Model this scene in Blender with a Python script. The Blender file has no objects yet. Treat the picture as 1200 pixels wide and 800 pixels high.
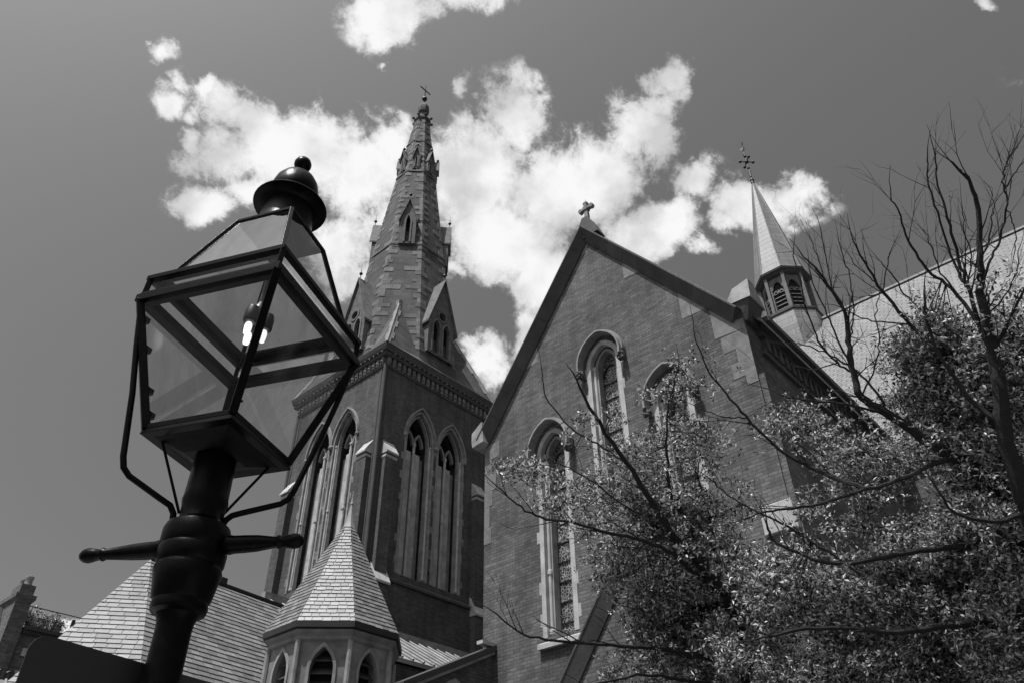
import bpy, bmesh, math, random
from mathutils import Vector as V, Matrix
from mathutils import noise as mnoise
from mathutils.geometry import tessellate_polygon
C = bpy.context.scene.collection
SC = bpy.context.scene
R = math.radians
PI = math.pi
random.seed(7)

# ------------------------------------------------------------------ camera
F_PX = 919.4
_p, _r, _y = R(37.66), R(-0.768), R(48.45)
FW = V((math.sin(_y)*math.cos(_p), math.cos(_y)*math.cos(_p), math.sin(_p)))
_rt = V((math.cos(_y), -math.sin(_y), 0)); _up = _rt.cross(FW)
CX = math.cos(_r)*_rt + math.sin(_r)*_up
CY = -math.sin(_r)*_rt + math.cos(_r)*_up
EYE = V((0, 0, 1.6))
cam = bpy.data.cameras.new('camera'); cam.lens = F_PX/1200*36; cam.sensor_width = 36
cam.clip_start = 0.05; cam.clip_end = 3000
co = bpy.data.objects.new('camera', cam); C.objects.link(co); SC.camera = co
m = Matrix((CX, CY, -FW)).transposed().to_4x4(); m.translation = EYE; co.matrix_world = m

# ------------------------------------------------------------------ sun
SUNV = V((-.37, .035, .93)).normalized()
EL = math.asin(SUNV.z); AZ = math.atan2(SUNV.x, SUNV.y)
sl = bpy.data.lights.new('sun', 'SUN'); sl.energy = 4.6; sl.angle = R(.5); sl.color = (1, 1, 1)
so = bpy.data.objects.new('sun', sl); C.objects.link(so)
so.rotation_euler = SUNV.to_track_quat('Z', 'Y').to_euler(); so.location = SUNV*60

# ------------------------------------------------------------------ sky
def ray(px, py):
    return (CX*((px-600)/F_PX) - CY*((py-400)/F_PX) + FW)
w = bpy.data.worlds.new('World'); SC.world = w; w.use_nodes = True
nt = w.node_tree; N = nt.nodes; L = nt.links
for n in list(N): N.remove(n)
def wn(t, **k):
    n = N.new(t)
    for a, b in k.items(): setattr(n, a, b)
    return n
def wmath(op, a, b=None, c=None, clamp=False):
    n = wn('ShaderNodeMath', operation=op, use_clamp=clamp)
    for i, v in enumerate((a, b, c)):
        if v is None: continue
        if isinstance(v, (int, float)): n.inputs[i].default_value = v
        else: L.new(v, n.inputs[i])
    return n.outputs[0]
sky = wn('ShaderNodeTexSky', sky_type='NISHITA'); sky.sun_disc = False
sky.sun_elevation = EL; sky.sun_rotation = AZ; sky.air_density = 1.0; sky.dust_density = 4.5; sky.altitude = 0
sep = wn('ShaderNodeSeparateColor'); L.new(sky.outputs[0], sep.inputs[0])
grey = wmath('ADD', wmath('MULTIPLY', sep.outputs[0], .75), wmath('MULTIPLY', sep.outputs[1], .25))
SKY_STR = .106
grey = wmath('MULTIPLY', grey, SKY_STR)
tc = wn('ShaderNodeTexCoord'); nrm = wn('ShaderNodeVectorMath', operation='NORMALIZE'); L.new(tc.outputs['Generated'], nrm.inputs[0])
dirv = nrm.outputs[0]
# billowing warp of the direction
def noise(scale, detail, rough, off=0, vec=None, dist=0):
    n = wn('ShaderNodeTexNoise', noise_dimensions='3D'); n.inputs['Scale'].default_value = scale
    n.inputs['Detail'].default_value = detail; n.inputs['Roughness'].default_value = rough; n.inputs['Distortion'].default_value = dist
    a = wn('ShaderNodeVectorMath', operation='ADD'); L.new(vec or dirv, a.inputs[0]); a.inputs[1].default_value = (off, off*.7, -off)
    L.new(a.outputs[0], n.inputs['Vector']); return n
wa = noise(9, 7, .62, 3.1)
ws = wn('ShaderNodeVectorMath', operation='SUBTRACT'); L.new(wa.outputs['Color'], ws.inputs[0]); ws.inputs[1].default_value = (.5, .5, .5)
wm = wn('ShaderNodeVectorMath', operation='SCALE'); L.new(ws.outputs[0], wm.inputs[0]); wm.inputs['Scale'].default_value = .075
wd = wn('ShaderNodeVectorMath', operation='ADD'); L.new(dirv, wd.inputs[0]); L.new(wm.outputs[0], wd.inputs[1])
# cloud masses: centre (degrees-free directions), angular half sizes, roll, weight
CLOUDS = [  # px, py, rx, ry, roll, weight
 (345,180,100,58,-14,1.05), (300,145,70,34,-22,.9), (270,185,45,45,0,.8), (425,205,70,62,0,1), (465,165,42,34,0,.9), (240,243,48,24,5,.95), (198,128,30,34,0,1.0), (212,98,18,18,0,.55), (226,170,22,24,0,.6),
 (190,66,24,16,35,.62), (177,56,10,9,0,.4), (203,92,14,14,0,.4), (244,102,15,18,0,.7), (228,142,20,18,0,.6), (222,190,22,28,0,.55), (300,225,50,34,0,.75), (395,290,50,55,0,.75), (430,330,30,32,0,.65), (470,260,45,60,0,.9),
 (560,205,75,75,0,1.15), (600,135,46,46,0,1.05), (650,225,82,64,0,1.2), (600,280,80,62,0,1.2), (545,98,13,30,-12,.62), (540,140,22,28,0,.7), (560,110,14,9,30,.35),
 (700,225,66,56,0,1.1), (742,150,42,42,10,.95), (782,82,22,28,-15,.8), (765,95,18,22,20,.6), (757,120,26,22,0,.75), (765,175,30,34,0,.7), (770,275,66,34,20,1.0), (825,292,30,13,5,.65), (788,205,20,26,0,.4),
 (640,330,46,62,0,1.1), (618,385,26,52,0,.95), (590,325,22,18,0,.5), (575,342,10,10,0,.5), (576,425,28,42,0,.75), (560,400,26,14,0,.5), (540,320,40,22,0,.45),
 (818,215,36,30,0,.95), (880,238,58,36,0,1.05), (930,232,36,26,0,.85), (852,262,34,20,0,.65), (905,265,22,12,0,.4),
 (465,14,56,36,8,1.0), (540,-2,60,20,-5,.9), (455,42,26,18,0,.7), (1165,-6,20,8,0,.45),
 (75,728,28,14,5,.85), (455,78,6,5,0,.4),
 (1500,100,200,90,0,1), (-300,200,180,90,0,1), (700,-500,260,120,0,1), (200,-700,200,160,0,1), (1700,600,250,90,0,1), (-500,700,160,60,0,.9)]
acc = None
for (px, py, rx, ry, roll, wt) in CLOUDS:
    c = ray(px, py); k = c.length; c = c.normalized()
    xa = (ray(px+10, py)-ray(px, py)); xa = (xa-c*xa.dot(c)).normalized(); ya = c.cross(xa)
    a = R(-roll); x2 = xa*math.cos(a)+ya*math.sin(a); y2 = -xa*math.sin(a)+ya*math.cos(a)
    mt = Matrix((x2, y2, c)).transposed()
    mp = wn('ShaderNodeMapping', vector_type='TEXTURE'); L.new(wd.outputs[0], mp.inputs['Vector'])
    mp.inputs['Location'].default_value = c; mp.inputs['Rotation'].default_value = mt.to_euler()
    s = 1.75/F_PX/k
    mp.inputs['Scale'].default_value = (rx*s, ry*s, max(rx, ry)*s)
    g = wn('ShaderNodeTexGradient', gradient_type='QUADRATIC_SPHERE'); L.new(mp.outputs[0], g.inputs[0])
    v = wmath('MULTIPLY', g.outputs['Fac'], wt*1.0)
    acc = v if acc is None else wmath('SMOOTH_MAX', acc, v, .04)
n1 = noise(10, 10, .66, 0); n2 = noise(26, 9, .7, 5.0, dist=.25)
nn = wmath('ADD', wmath('MULTIPLY', n1.outputs['Fac'], .5), wmath('MULTIPLY', n2.outputs['Fac'], .5))
nn = wmath('SUBTRACT', nn, .5)
dens = wmath('ADD', acc, wmath('MULTIPLY', nn, 1.9))
gate = wmath('MULTIPLY', wmath('SUBTRACT', acc, .035), 12, clamp=True)
mr = wn('ShaderNodeMapRange', interpolation_type='SMOOTHSTEP'); L.new(dens, mr.inputs[0])
mr.inputs[1].default_value = .12; mr.inputs[2].default_value = .35
cov = wmath('MULTIPLY', mr.outputs[0], gate)
# cloud tone: bright billows, greyer where thin or low in the mass
n3 = noise(6.5, 6, .55, 9.0)
b = wn('ShaderNodeMapRange', interpolation_type='SMOOTHSTEP'); L.new(dens, b.inputs[0]); b.inputs[1].default_value = .12; b.inputs[2].default_value = .55
b.inputs[3].default_value = .5; b.inputs[4].default_value = .95
b2 = wn('ShaderNodeMapRange', interpolation_type='SMOOTHSTEP'); L.new(n3.outputs['Fac'], b2.inputs[0]); b2.inputs[1].default_value = .36; b2.inputs[2].default_value = .55
b2.inputs[3].default_value = .66; b2.inputs[4].default_value = 1.0
ctone = wmath('MULTIPLY', b.outputs[0], b2.outputs[0])
mix = wn('ShaderNodeMix'); mix.data_type = 'FLOAT'
L.new(cov, mix.inputs[0]); L.new(grey, mix.inputs[2]); L.new(ctone, mix.inputs[3])
comb = wn('ShaderNodeCombineColor')
for i in range(3): L.new(mix.outputs[0], comb.inputs[i])
bg = wn('ShaderNodeBackground'); bg.inputs['Strength'].default_value = 1.0; L.new(comb.outputs[0], bg.inputs[0])
out = wn('ShaderNodeOutputWorld'); L.new(bg.outputs[0], out.inputs[0])
SC.view_settings.view_transform = 'Standard'; SC.view_settings.look = 'None'
SC.view_settings.exposure = 0; SC.view_settings.gamma = 1
SC.render.engine = 'CYCLES'; SC.cycles.max_bounces = 8; SC.cycles.transparent_max_bounces = 24
SC.render.resolution_x = 1024; SC.render.resolution_y = 682

# ================================================================== materials
def nodes(m):
    m.use_nodes = True; t = m.node_tree
    return t, t.nodes, t.links, t.nodes['Principled BSDF']
def g(v): return (v, v, v, 1)
def nd(t, typ, **k):
    n = t.nodes.new(typ)
    for a, b in k.items(): setattr(n, a, b)
    return n
def mth(t, op, a, b=None, clamp=False):
    n = nd(t, 'ShaderNodeMath', operation=op, use_clamp=clamp)
    for i, v in enumerate((a, b)):
        if v is None: continue
        if isinstance(v, (int, float)): n.inputs[i].default_value = v
        else: t.links.new(v, n.inputs[i])
    return n.outputs[0]
def facet_uv(t, su=1, sv=1):
    """coordinates that run level along any wall or roof facet, and up its slope"""
    ge = nd(t, 'ShaderNodeNewGeometry')
    c1 = nd(t, 'ShaderNodeVectorMath', operation='CROSS_PRODUCT'); c1.inputs[0].default_value = (0, 0, 1); t.links.new(ge.outputs['True Normal'], c1.inputs[1])
    n1 = nd(t, 'ShaderNodeVectorMath', operation='NORMALIZE'); t.links.new(c1.outputs[0], n1.inputs[0])
    c2 = nd(t, 'ShaderNodeVectorMath', operation='CROSS_PRODUCT'); t.links.new(ge.outputs['True Normal'], c2.inputs[0]); t.links.new(n1.outputs[0], c2.inputs[1])
    d1 = nd(t, 'ShaderNodeVectorMath', operation='DOT_PRODUCT'); t.links.new(ge.outputs['Position'], d1.inputs[0]); t.links.new(n1.outputs[0], d1.inputs[1])
    d2 = nd(t, 'ShaderNodeVectorMath', operation='DOT_PRODUCT'); t.links.new(ge.outputs['Position'], d2.inputs[0]); t.links.new(c2.outputs[0], d2.inputs[1])
    cb = nd(t, 'ShaderNodeCombineXYZ'); t.links.new(d1.outputs['Value'], cb.inputs[0]); t.links.new(d2.outputs['Value'], cb.inputs[1])
    return cb.outputs[0], ge
def noi(t, scale, detail=5, rough=.6, vec=None, dist=0):
    n = nd(t, 'ShaderNodeTexNoise'); n.inputs['Scale'].default_value = scale; n.inputs['Detail'].default_value = detail
    n.inputs['Roughness'].default_value = rough; n.inputs['Distortion'].default_value = dist
    if vec is not None: t.links.new(vec, n.inputs['Vector'])
    return n.outputs['Fac']
def maprange(t, v, a, b, c, d):
    n = nd(t, 'ShaderNodeMapRange'); t.links.new(v, n.inputs[0])
    for i, x in enumerate((a, b, c, d)): n.inputs[i+1].default_value = x
    return n.outputs[0]
def tocol(t, v):
    c = nd(t, 'ShaderNodeCombineColor')
    for i in range(3): t.links.new(v, c.inputs[i])
    return c.outputs[0]
def plain(name, v, rough=.6, var=.12, scale=3, metal=0, spec=.5, bump=0, bscale=40, island=0):
    m = bpy.data.materials.new(name); t, n, l, p = nodes(m)
    ge = nd(t, 'ShaderNodeNewGeometry')
    a = noi(t, scale, 6, .6, ge.outputs['Position'])
    val = mth(t, 'MULTIPLY', maprange(t, a, .3, .7, 1-var, 1+var), v)
    if island:
        val = mth(t, 'MULTIPLY', val, maprange(t, ge.outputs['Random Per Island'], 0, 1, 1-island, 1+island))
    l.new(tocol(t, val), p.inputs['Base Color'])
    p.inputs['Roughness'].default_value = rough; p.inputs['Metallic'].default_value = metal
    p.inputs['Specular IOR Level'].default_value = spec
    if bump:
        bn = nd(t, 'ShaderNodeBump'); bn.inputs['Strength'].default_value = bump; bn.inputs['Distance'].default_value = .02
        l.new(noi(t, bscale, 6, .65, ge.outputs['Position']), bn.inputs['Height']); l.new(bn.outputs[0], p.inputs['Normal'])
    return m
def brickmat(name, v, mort, w=.24, h=.085, var=.3, bump=.6, mw=.1, rough=.85, big=.25, spec=.3, offset=.5):
    m = bpy.data.materials.new(name); t, n, l, p = nodes(m)
    uv, ge = facet_uv(t)
    br = nd(t, 'ShaderNodeTexBrick'); br.offset = offset; l.new(uv, br.inputs['Vector'])
    br.inputs['Scale'].default_value = 1; br.inputs['Brick Width'].default_value = w; br.inputs['Row Height'].default_value = h
    br.inputs['Mortar Size'].default_value = h*mw; br.inputs['Mortar Smooth'].default_value = .3; br.inputs['Bias'].default_value = 0
    br.inputs['Color1'].default_value = g(v*(1-var)); br.inputs['Color2'].default_value = g(v*(1+var)); br.inputs['Mortar'].default_value = g(mort)
    big1 = noi(t, .55, 5, .6, ge.outputs['Position']); big2 = noi(t, 5.5, 4, .6, ge.outputs['Position'])
    # runs of weather staining along the courses
    mp = nd(t, 'ShaderNodeMapping'); l.new(uv, mp.inputs[0]); mp.inputs['Scale'].default_value = (1.1, 9, 1)
    st = noi(t, 1, 4, .7, mp.outputs[0])
    k = mth(t, 'MULTIPLY', maprange(t, big1, .3, .7, 1-big, 1+big), maprange(t, big2, .3, .7, .9, 1.1))
    k = mth(t, 'MULTIPLY', k, maprange(t, st, .35, .65, .86, 1.14))
    mp2 = nd(t, 'ShaderNodeMapping'); l.new(uv, mp2.inputs[0]); mp2.inputs['Scale'].default_value = (2.2, .22, 1)
    k = mth(t, 'MULTIPLY', k, maprange(t, noi(t, 1, 6, .65, mp2.outputs[0]), .35, .7, 1.16, .72))
    sc = nd(t, 'ShaderNodeVectorMath', operation='SCALE'); l.new(br.outputs['Color'], sc.inputs[0]); l.new(k, sc.inputs['Scale'])
    l.new(sc.outputs[0], p.inputs['Base Color']); p.inputs['Roughness'].default_value = rough; p.inputs['Specular IOR Level'].default_value = spec
    bn = nd(t, 'ShaderNodeBump'); bn.inputs['Strength'].default_value = bump; bn.inputs['Distance'].default_value = .02
    hh = mth(t, 'ADD', mth(t, 'MULTIPLY', br.outputs['Fac'], -1), mth(t, 'MULTIPLY', noi(t, 14, 5, .6, ge.outputs['Position']), .8))
    l.new(hh, bn.inputs['Height']); l.new(bn.outputs[0], p.inputs['Normal'])
    return m
M = {}
M['brick'] = brickmat('red brick', .115, .062, var=.24, h=.09, big=.38)
M['brick_tower'] = brickmat('tower brick', .10, .06, var=.2, big=.25)
M['spire_stone'] = brickmat('spire stone courses', .092, .07, w=1.1, h=.22, var=.16, mw=.04, big=.35)
M['stone'] = plain('sandstone trim', .25, .85, .35, 2.8, bump=.3, bscale=25, island=.18)
M['quoin'] = plain('spire quoin stone', .135, .85, .35, 3, bump=.4, bscale=16, island=.3)
M['ashlar'] = plain('ashlar', .19, .85, .35, 3, bump=.4, bscale=16, island=.22)
M['pale'] = plain('pale limestone', .42, .8, .28, 2, bump=.3, bscale=20, island=.14)
M['darkstone'] = plain('weathered brownstone', .07, .8, .3, 2, bump=.4, bscale=18, island=.12)
M['slate'] = plain('slate', .185, .5, .12, 6, spec=.6, bump=.25, bscale=30, island=.32)
M['slate_far'] = brickmat('small roof slates', .165, .07, w=.42, h=.24, var=.16, mw=.13, bump=.6, rough=.55, big=.1, spec=.6)
M['lead'] = brickmat('lead clad sheets', .21, .12, w=1.7, h=.38, var=.07, mw=.05, bump=.5, rough=.5, big=.12, spec=.5)
M['lead_plain'] = plain('sheet lead', .3, .5, .2, 3, spec=.5)
M['void'] = plain('dark opening', .008, .9, .1)
M['louvre'] = plain('louvre boards', .15, .8, .3, 5)
M['iron'] = plain('black iron', .015, .45, .3, 6, spec=.5)
M['timber'] = plain('dark painted timber', .045, .7, .2, 4)
M['paint'] = plain('black lamp paint', .0025, .3, .6, 22, spec=.09, bump=.1, bscale=60)
M['bark'] = plain('bark', .013, .9, .4, 12, bump=.8, bscale=40)
M['signback'] = plain('grey sign sheet', .018, .5, .08, 2)
M['brass'] = plain('burner metal', .06, .4, .2, 10, metal=.6)
M['asphalt'] = plain('asphalt', .05, .9, .2, 2, bump=.4, bscale=60)
M['concrete'] = plain('concrete', .3, .9, .15, 1, bump=.2, bscale=30)
M['soil'] = plain('ground', .05, .95, .3, .3)
# leaded stained glass seen from outside
m = bpy.data.materials.new('leaded glass'); t, n, l, p = nodes(m)
uv, ge = facet_uv(t); vo = nd(t, 'ShaderNodeTexVoronoi', feature='DISTANCE_TO_EDGE'); vo.inputs['Scale'].default_value = 11; l.new(uv, vo.inputs['Vector'])
vc = nd(t, 'ShaderNodeTexVoronoi'); vc.inputs['Scale'].default_value = 11; l.new(uv, vc.inputs['Vector'])
sp = nd(t, 'ShaderNodeSeparateColor'); l.new(vc.outputs['Color'], sp.inputs[0])
edge = maprange(t, vo.outputs['Distance'], .03, .06, 1, 0)
cv = mth(t, 'ADD', mth(t, 'MULTIPLY', sp.outputs[0], .05), mth(t, 'MULTIPLY', edge, .42)); cv = mth(t, 'ADD', cv, .02)
l.new(tocol(t, cv), p.inputs['Base Color']); p.inputs['Roughness'].default_value = .35
M['glass_lead'] = m
# lantern glass
m = bpy.data.materials.new('dusty lantern glass'); t, n, l, p = nodes(m)
ge = nd(t, 'ShaderNodeNewGeometry')
tr = nd(t, 'ShaderNodeBsdfTransparent'); tr.inputs[0].default_value = g(.93)
gl = nd(t, 'ShaderNodeBsdfGlossy'); gl.inputs['Roughness'].default_value = .03; gl.inputs[0].default_value = g(.9)
df = nd(t, 'ShaderNodeBsdfDiffuse'); df.inputs[0].default_value = g(.10)
tl = nd(t, 'ShaderNodeBsdfTranslucent'); tl.inputs[0].default_value = g(.13)
ad = nd(t, 'ShaderNodeMixShader'); ad.inputs[0].default_value = .5; l.new(df.outputs[0], ad.inputs[1]); l.new(tl.outputs[0], ad.inputs[2])
fr = nd(t, 'ShaderNodeFresnel'); fr.inputs[0].default_value = 1.45
m1 = nd(t, 'ShaderNodeMixShader'); l.new(mth(t, 'MULTIPLY', fr.outputs[0], .35), m1.inputs[0]); l.new(tr.outputs[0], m1.inputs[1]); l.new(gl.outputs[0], m1.inputs[2])
mp = nd(t, 'ShaderNodeMapping'); l.new(ge.outputs['Position'], mp.inputs[0]); mp.inputs['Scale'].default_value = (9, 9, 2.2)
dust = maprange(t, noi(t, 1.6, 7, .65, mp.outputs[0]), .40, .72, .03, .22)
m2 = nd(t, 'ShaderNodeMixShader'); l.new(dust, m2.inputs[0]); l.new(m1.outputs[0], m2.inputs[1]); l.new(ad.outputs[0], m2.inputs[2])
l.new(m2.outputs[0], [x for x in n if x.type == 'OUTPUT_MATERIAL'][0].inputs[0]); n.remove(p)
M['glass'] = m
m = bpy.data.materials.new('glowing gas mantle'); t, n, l, p = nodes(m)
p.inputs['Base Color'].default_value = g(.8); p.inputs['Emission Color'].default_value = g(1); p.inputs['Emission Strength'].default_value = 1.2
M['mantle'] = m
def leafmat(name, lo, hi):
    m = bpy.data.materials.new(name); t, n, l, p = nodes(m)
    ge = nd(t, 'ShaderNodeNewGeometry')
    v = maprange(t, mth(t, 'POWER', ge.outputs['Random Per Island'], 2.1), 0, 1, lo, hi)
    l.new(tocol(t, v), p.inputs['Base Color']); p.inputs['Roughness'].default_value = .75; p.inputs['Specular IOR Level'].default_value = .15
    tl = nd(t, 'ShaderNodeBsdfTranslucent'); l.new(tocol(t, v), tl.inputs[0])
    mx = nd(t, 'ShaderNodeMixShader'); mx.inputs[0].default_value = .14; l.new(p.outputs[0], mx.inputs[1]); l.new(tl.outputs[0], mx.inputs[2])
    l.new(mx.outputs[0], [x for x in n if x.type == 'OUTPUT_MATERIAL'][0].inputs[0])
    return m
M['leaf'] = leafmat('young leaves and blossom', .035, .95)

# ================================================================== mesh helpers
class MB:
    def __init__(s): s.v = []; s.f = []; s.sm = []
    def add(s, vs, fs, smooth=False):
        b = len(s.v); s.v += [tuple(x) for x in vs]; s.f += [tuple(b+i for i in f) for f in fs]; s.sm += [smooth]*len(fs)
    def box(s, lo, hi, T=None):
        (a, b, c), (d, e, f) = lo, hi
        vs = [V(p) for p in ((a,b,c),(d,b,c),(d,e,c),(a,e,c),(a,b,f),(d,b,f),(d,e,f),(a,e,f))]
        if T: vs = [T(p) for p in vs]
        s.add(vs, ((0,3,2,1),(4,5,6,7),(0,1,5,4),(1,2,6,5),(2,3,7,6),(3,0,4,7)))
    def hull8(s, q0, q1):   # two quads joined
        s.add(list(q0)+list(q1), ((0,3,2,1),(4,5,6,7),(0,1,5,4),(1,2,6,5),(2,3,7,6),(3,0,4,7)))
    def bar(s, a, b, w, h=None, up=(0,0,1)):
        a, b = V(a), V(b); h = h or w; d = (b-a).normalized(); u = V(up)
        if abs(d.dot(u)) > .98: u = V((1,0,0))
        x = d.cross(u).normalized(); y = x.cross(d).normalized()
        q = lambda p: [p+x*i*w/2+y*j*h/2 for i, j in ((-1,-1),(1,-1),(1,1),(-1,1))]
        s.hull8(q(a), q(b))
    def tube(s, pts, rad, n=8, cap=True):
        pts = [V(p) for p in pts]; k = len(pts)
        if not hasattr(rad, '__len__'): rad = [rad]*k
        vs = []; x = None
        for i, p in enumerate(pts):
            d = (pts[min(i+1, k-1)]-pts[max(i-1, 0)])
            d = d.normalized() if d.length > 1e-9 else V((0,0,1))
            if x is None: x = d.orthogonal().normalized()
            x = (x-d*x.dot(d)).normalized(); y = d.cross(x)
            vs += [p+(x*math.cos(2*PI*j/n)+y*math.sin(2*PI*j/n))*rad[i] for j in range(n)]
        fs = [(i*n+j, i*n+(j+1)%n, (i+1)*n+(j+1)%n, (i+1)*n+j) for i in range(k-1) for j in range(n)]
        if cap: fs += [tuple(range(n))[::-1], tuple((k-1)*n+j for j in range(n))]
        s.add(vs, fs, n > 5)
    def lathe(s, prof, c=(0,0,0), n=32, rot=0, smooth=True, T=None):
        """prof list of (r, z)"""
        vs = []; c = V(c)
        for r, z in prof:
            for j in range(n):
                a = rot+2*PI*j/n; p = c+V((r*math.cos(a), r*math.sin(a), z)); vs.append(T(p) if T else p)
        k = len(prof)
        fs = [(i*n+j, i*n+(j+1)%n, (i+1)*n+(j+1)%n, (i+1)*n+j) for i in range(k-1) for j in range(n)]
        fs += [tuple(range(n))[::-1], tuple((k-1)*n+j for j in range(n))]
        s.add(vs, fs, smooth)
    def ball(s, c, r, n=12, sq=1):
        k = 7; s.lathe([(max(r*math.sin(PI*i/k), 1e-4), -r*sq*math.cos(PI*i/k)) for i in range(k+1)], c, n)
    def prism(s, poly, fn, d0, d1):
        """poly 2D outline; fn(u,v,d) -> world"""
        n = len(poly); vs = [fn(u, v, d0) for u, v in poly]+[fn(u, v, d1) for u, v in poly]
        tr = tessellate_polygon([[V((u, v, 0)) for u, v in poly]])
        fs = [tuple(x) for x in tr]+[tuple(i+n for i in x)[::-1] for x in tr]
        fs += [(i, (i+1)%n, (i+1)%n+n, i+n) for i in range(n)]
        s.add(vs, fs)
    def comps(s):
        par = list(range(len(s.v)))
        def find(i):
            while par[i] != i: par[i] = par[par[i]]; i = par[i]
            return i
        for f in s.f:
            r = find(f[0])
            for i in f[1:]: par[find(i)] = r
        out = {}
        for f, sm in zip(s.f, s.sm): out.setdefault(find(f[0]), []).append((f, sm))
        return list(out.values())
    def build_each(s, name, mat, parent=None, key=None, **k):
        """every separate piece (or every group of pieces with one key) becomes an object"""
        grp = {}
        for n, c in enumerate(s.comps()):
            ids = sorted({i for f, _ in c for i in f}); cen = sum((V(s.v[i]) for i in ids), V())/len(ids)
            grp.setdefault(key(cen) if key else n, []).append(c)
        for cs in grp.values():
            m = MB()
            for c in cs:
                ids = sorted({i for f, _ in c for i in f}); mp = {i: j+len(m.v) for j, i in enumerate(ids)}
                m.v += [s.v[i] for i in ids]; m.f += [tuple(mp[i] for i in f) for f, _ in c]; m.sm += [x for _, x in c]
            o = m.build(name, mat, parent, **k)
        return o
    def build(s, name, mat, parent=None, smooth=True, bevel=0):
        me = bpy.data.meshes.new(name); me.from_pydata(s.v, [], s.f)
        if smooth: me.polygons.foreach_set('use_smooth', [bool(x) for x in s.sm])
        bm = bmesh.new(); bm.from_mesh(me); bmesh.ops.recalc_face_normals(bm, faces=bm.faces)
        bm.to_mesh(me); bm.free(); me.update()
        me.materials.append(mat); o = bpy.data.objects.new(name, me); C.objects.link(o)
        if parent: o.parent = parent
        if smooth and any(s.sm):
            try: me.set_sharp_from_angle(angle=R(38))
            except Exception: pass
        if bevel:
            b = o.modifiers.new('bevel', 'BEVEL'); b.width = bevel; b.segments = 2; b.limit_method = 'ANGLE'
        return o
def thing(name, label, cat, loc=(0,0,0), group=None, kind=None):
    o = bpy.data.objects.new(name, None); C.objects.link(o); o.location = loc; o.empty_display_size = .2
    o['label'] = label; o['category'] = cat
    if group: o['group'] = group
    if kind: o['kind'] = kind
    return o
def tag(o, label, cat, group=None, kind=None):
    if label: o['label'] = label
    if cat: o['category'] = cat
    if group: o['group'] = group
    if kind: o['kind'] = kind
    return o
def frame(ox, oy, facing):
    """local (u level, v height, d into wall) -> world"""
    if facing == '-X': return lambda u, v, d: V((ox+d, oy-u, v))
    if facing == '-Y': return lambda u, v, d: V((ox+u, oy+d, v))
    if facing == '+Y': return lambda u, v, d: V((ox-u, oy-d, v))
    if facing == '+X': return lambda u, v, d: V((ox-d, oy+u, v))
    a = R(facing); n = V((math.cos(a), math.sin(a), 0)); tt = V((-n.y, n.x, 0))
    return lambda u, v, d: V((ox, oy, 0))+tt*u+V((0,0,v))-n*d
def arch(a, spring, rise, n=10, cu=0):
    """pointed arch curve from (-a,spring) over the apex to (a,spring)"""
    rise = max(rise, a*1.001); Rr = (a*a+rise*rise)/(2*a); cx = Rr-a; th = math.atan2(rise, cx) if cx > 1e-6 else PI/2
    left = [(cu+cx-Rr*math.cos(th*i/n), spring+Rr*math.sin(th*i/n)) for i in range(n+1)]
    right = [(cu-(u-cu), v) for u, v in left[-2::-1]]
    return left+right
def lancet(a, sill, spring, rise, n=10, cu=0):
    return [(cu-a, sill)]+arch(a, spring, rise, n, cu)+[(cu+a, sill)]
def wall(mb, outer, holes, fn, depth, d0=0):
    """flat face with openings and their reveals"""
    polys = [outer]+holes; flat = [p for q in polys for p in q]
    tr = tessellate_polygon([[V((u, v, 0)) for u, v in q] for q in polys])
    mb.add([fn(u, v, d0) for u, v in flat], [tuple(x) for x in tr])
    for q in holes:
        n = len(q); vs = [fn(u, v, d0) for u, v in q]+[fn(u, v, d0+depth) for u, v in q]
        mb.add(vs, [(i, (i+1)%n, (i+1)%n+n, i+n) for i in range(n)])
def ring(mb, co, ci, fn, d0, d1, closed=False):
    """band between two outlines with the same number of points"""
    n = len(co); vs = [fn(u, v, d) for d in (d0, d1) for c in (co, ci) for u, v in c]
    fs = []
    for i in range(n if closed else n-1):
        j = (i+1)%n
        fs += [(i, j, n+j, n+i), (2*n+i, 3*n+i, 3*n+j, 2*n+j), (i, 2*n+i, 2*n+j, j), (n+i, n+j, 3*n+j, 3*n+i)]
    if not closed: fs += [(0, n, 3*n, 2*n), (n-1, 3*n-1+0, 4*n-1, 2*n-1)] if False else [(0, n, 3*n, 2*n), (n-1, 3*n-1, 4*n-1, 2*n-1)]
    mb.add(vs, fs)
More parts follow.
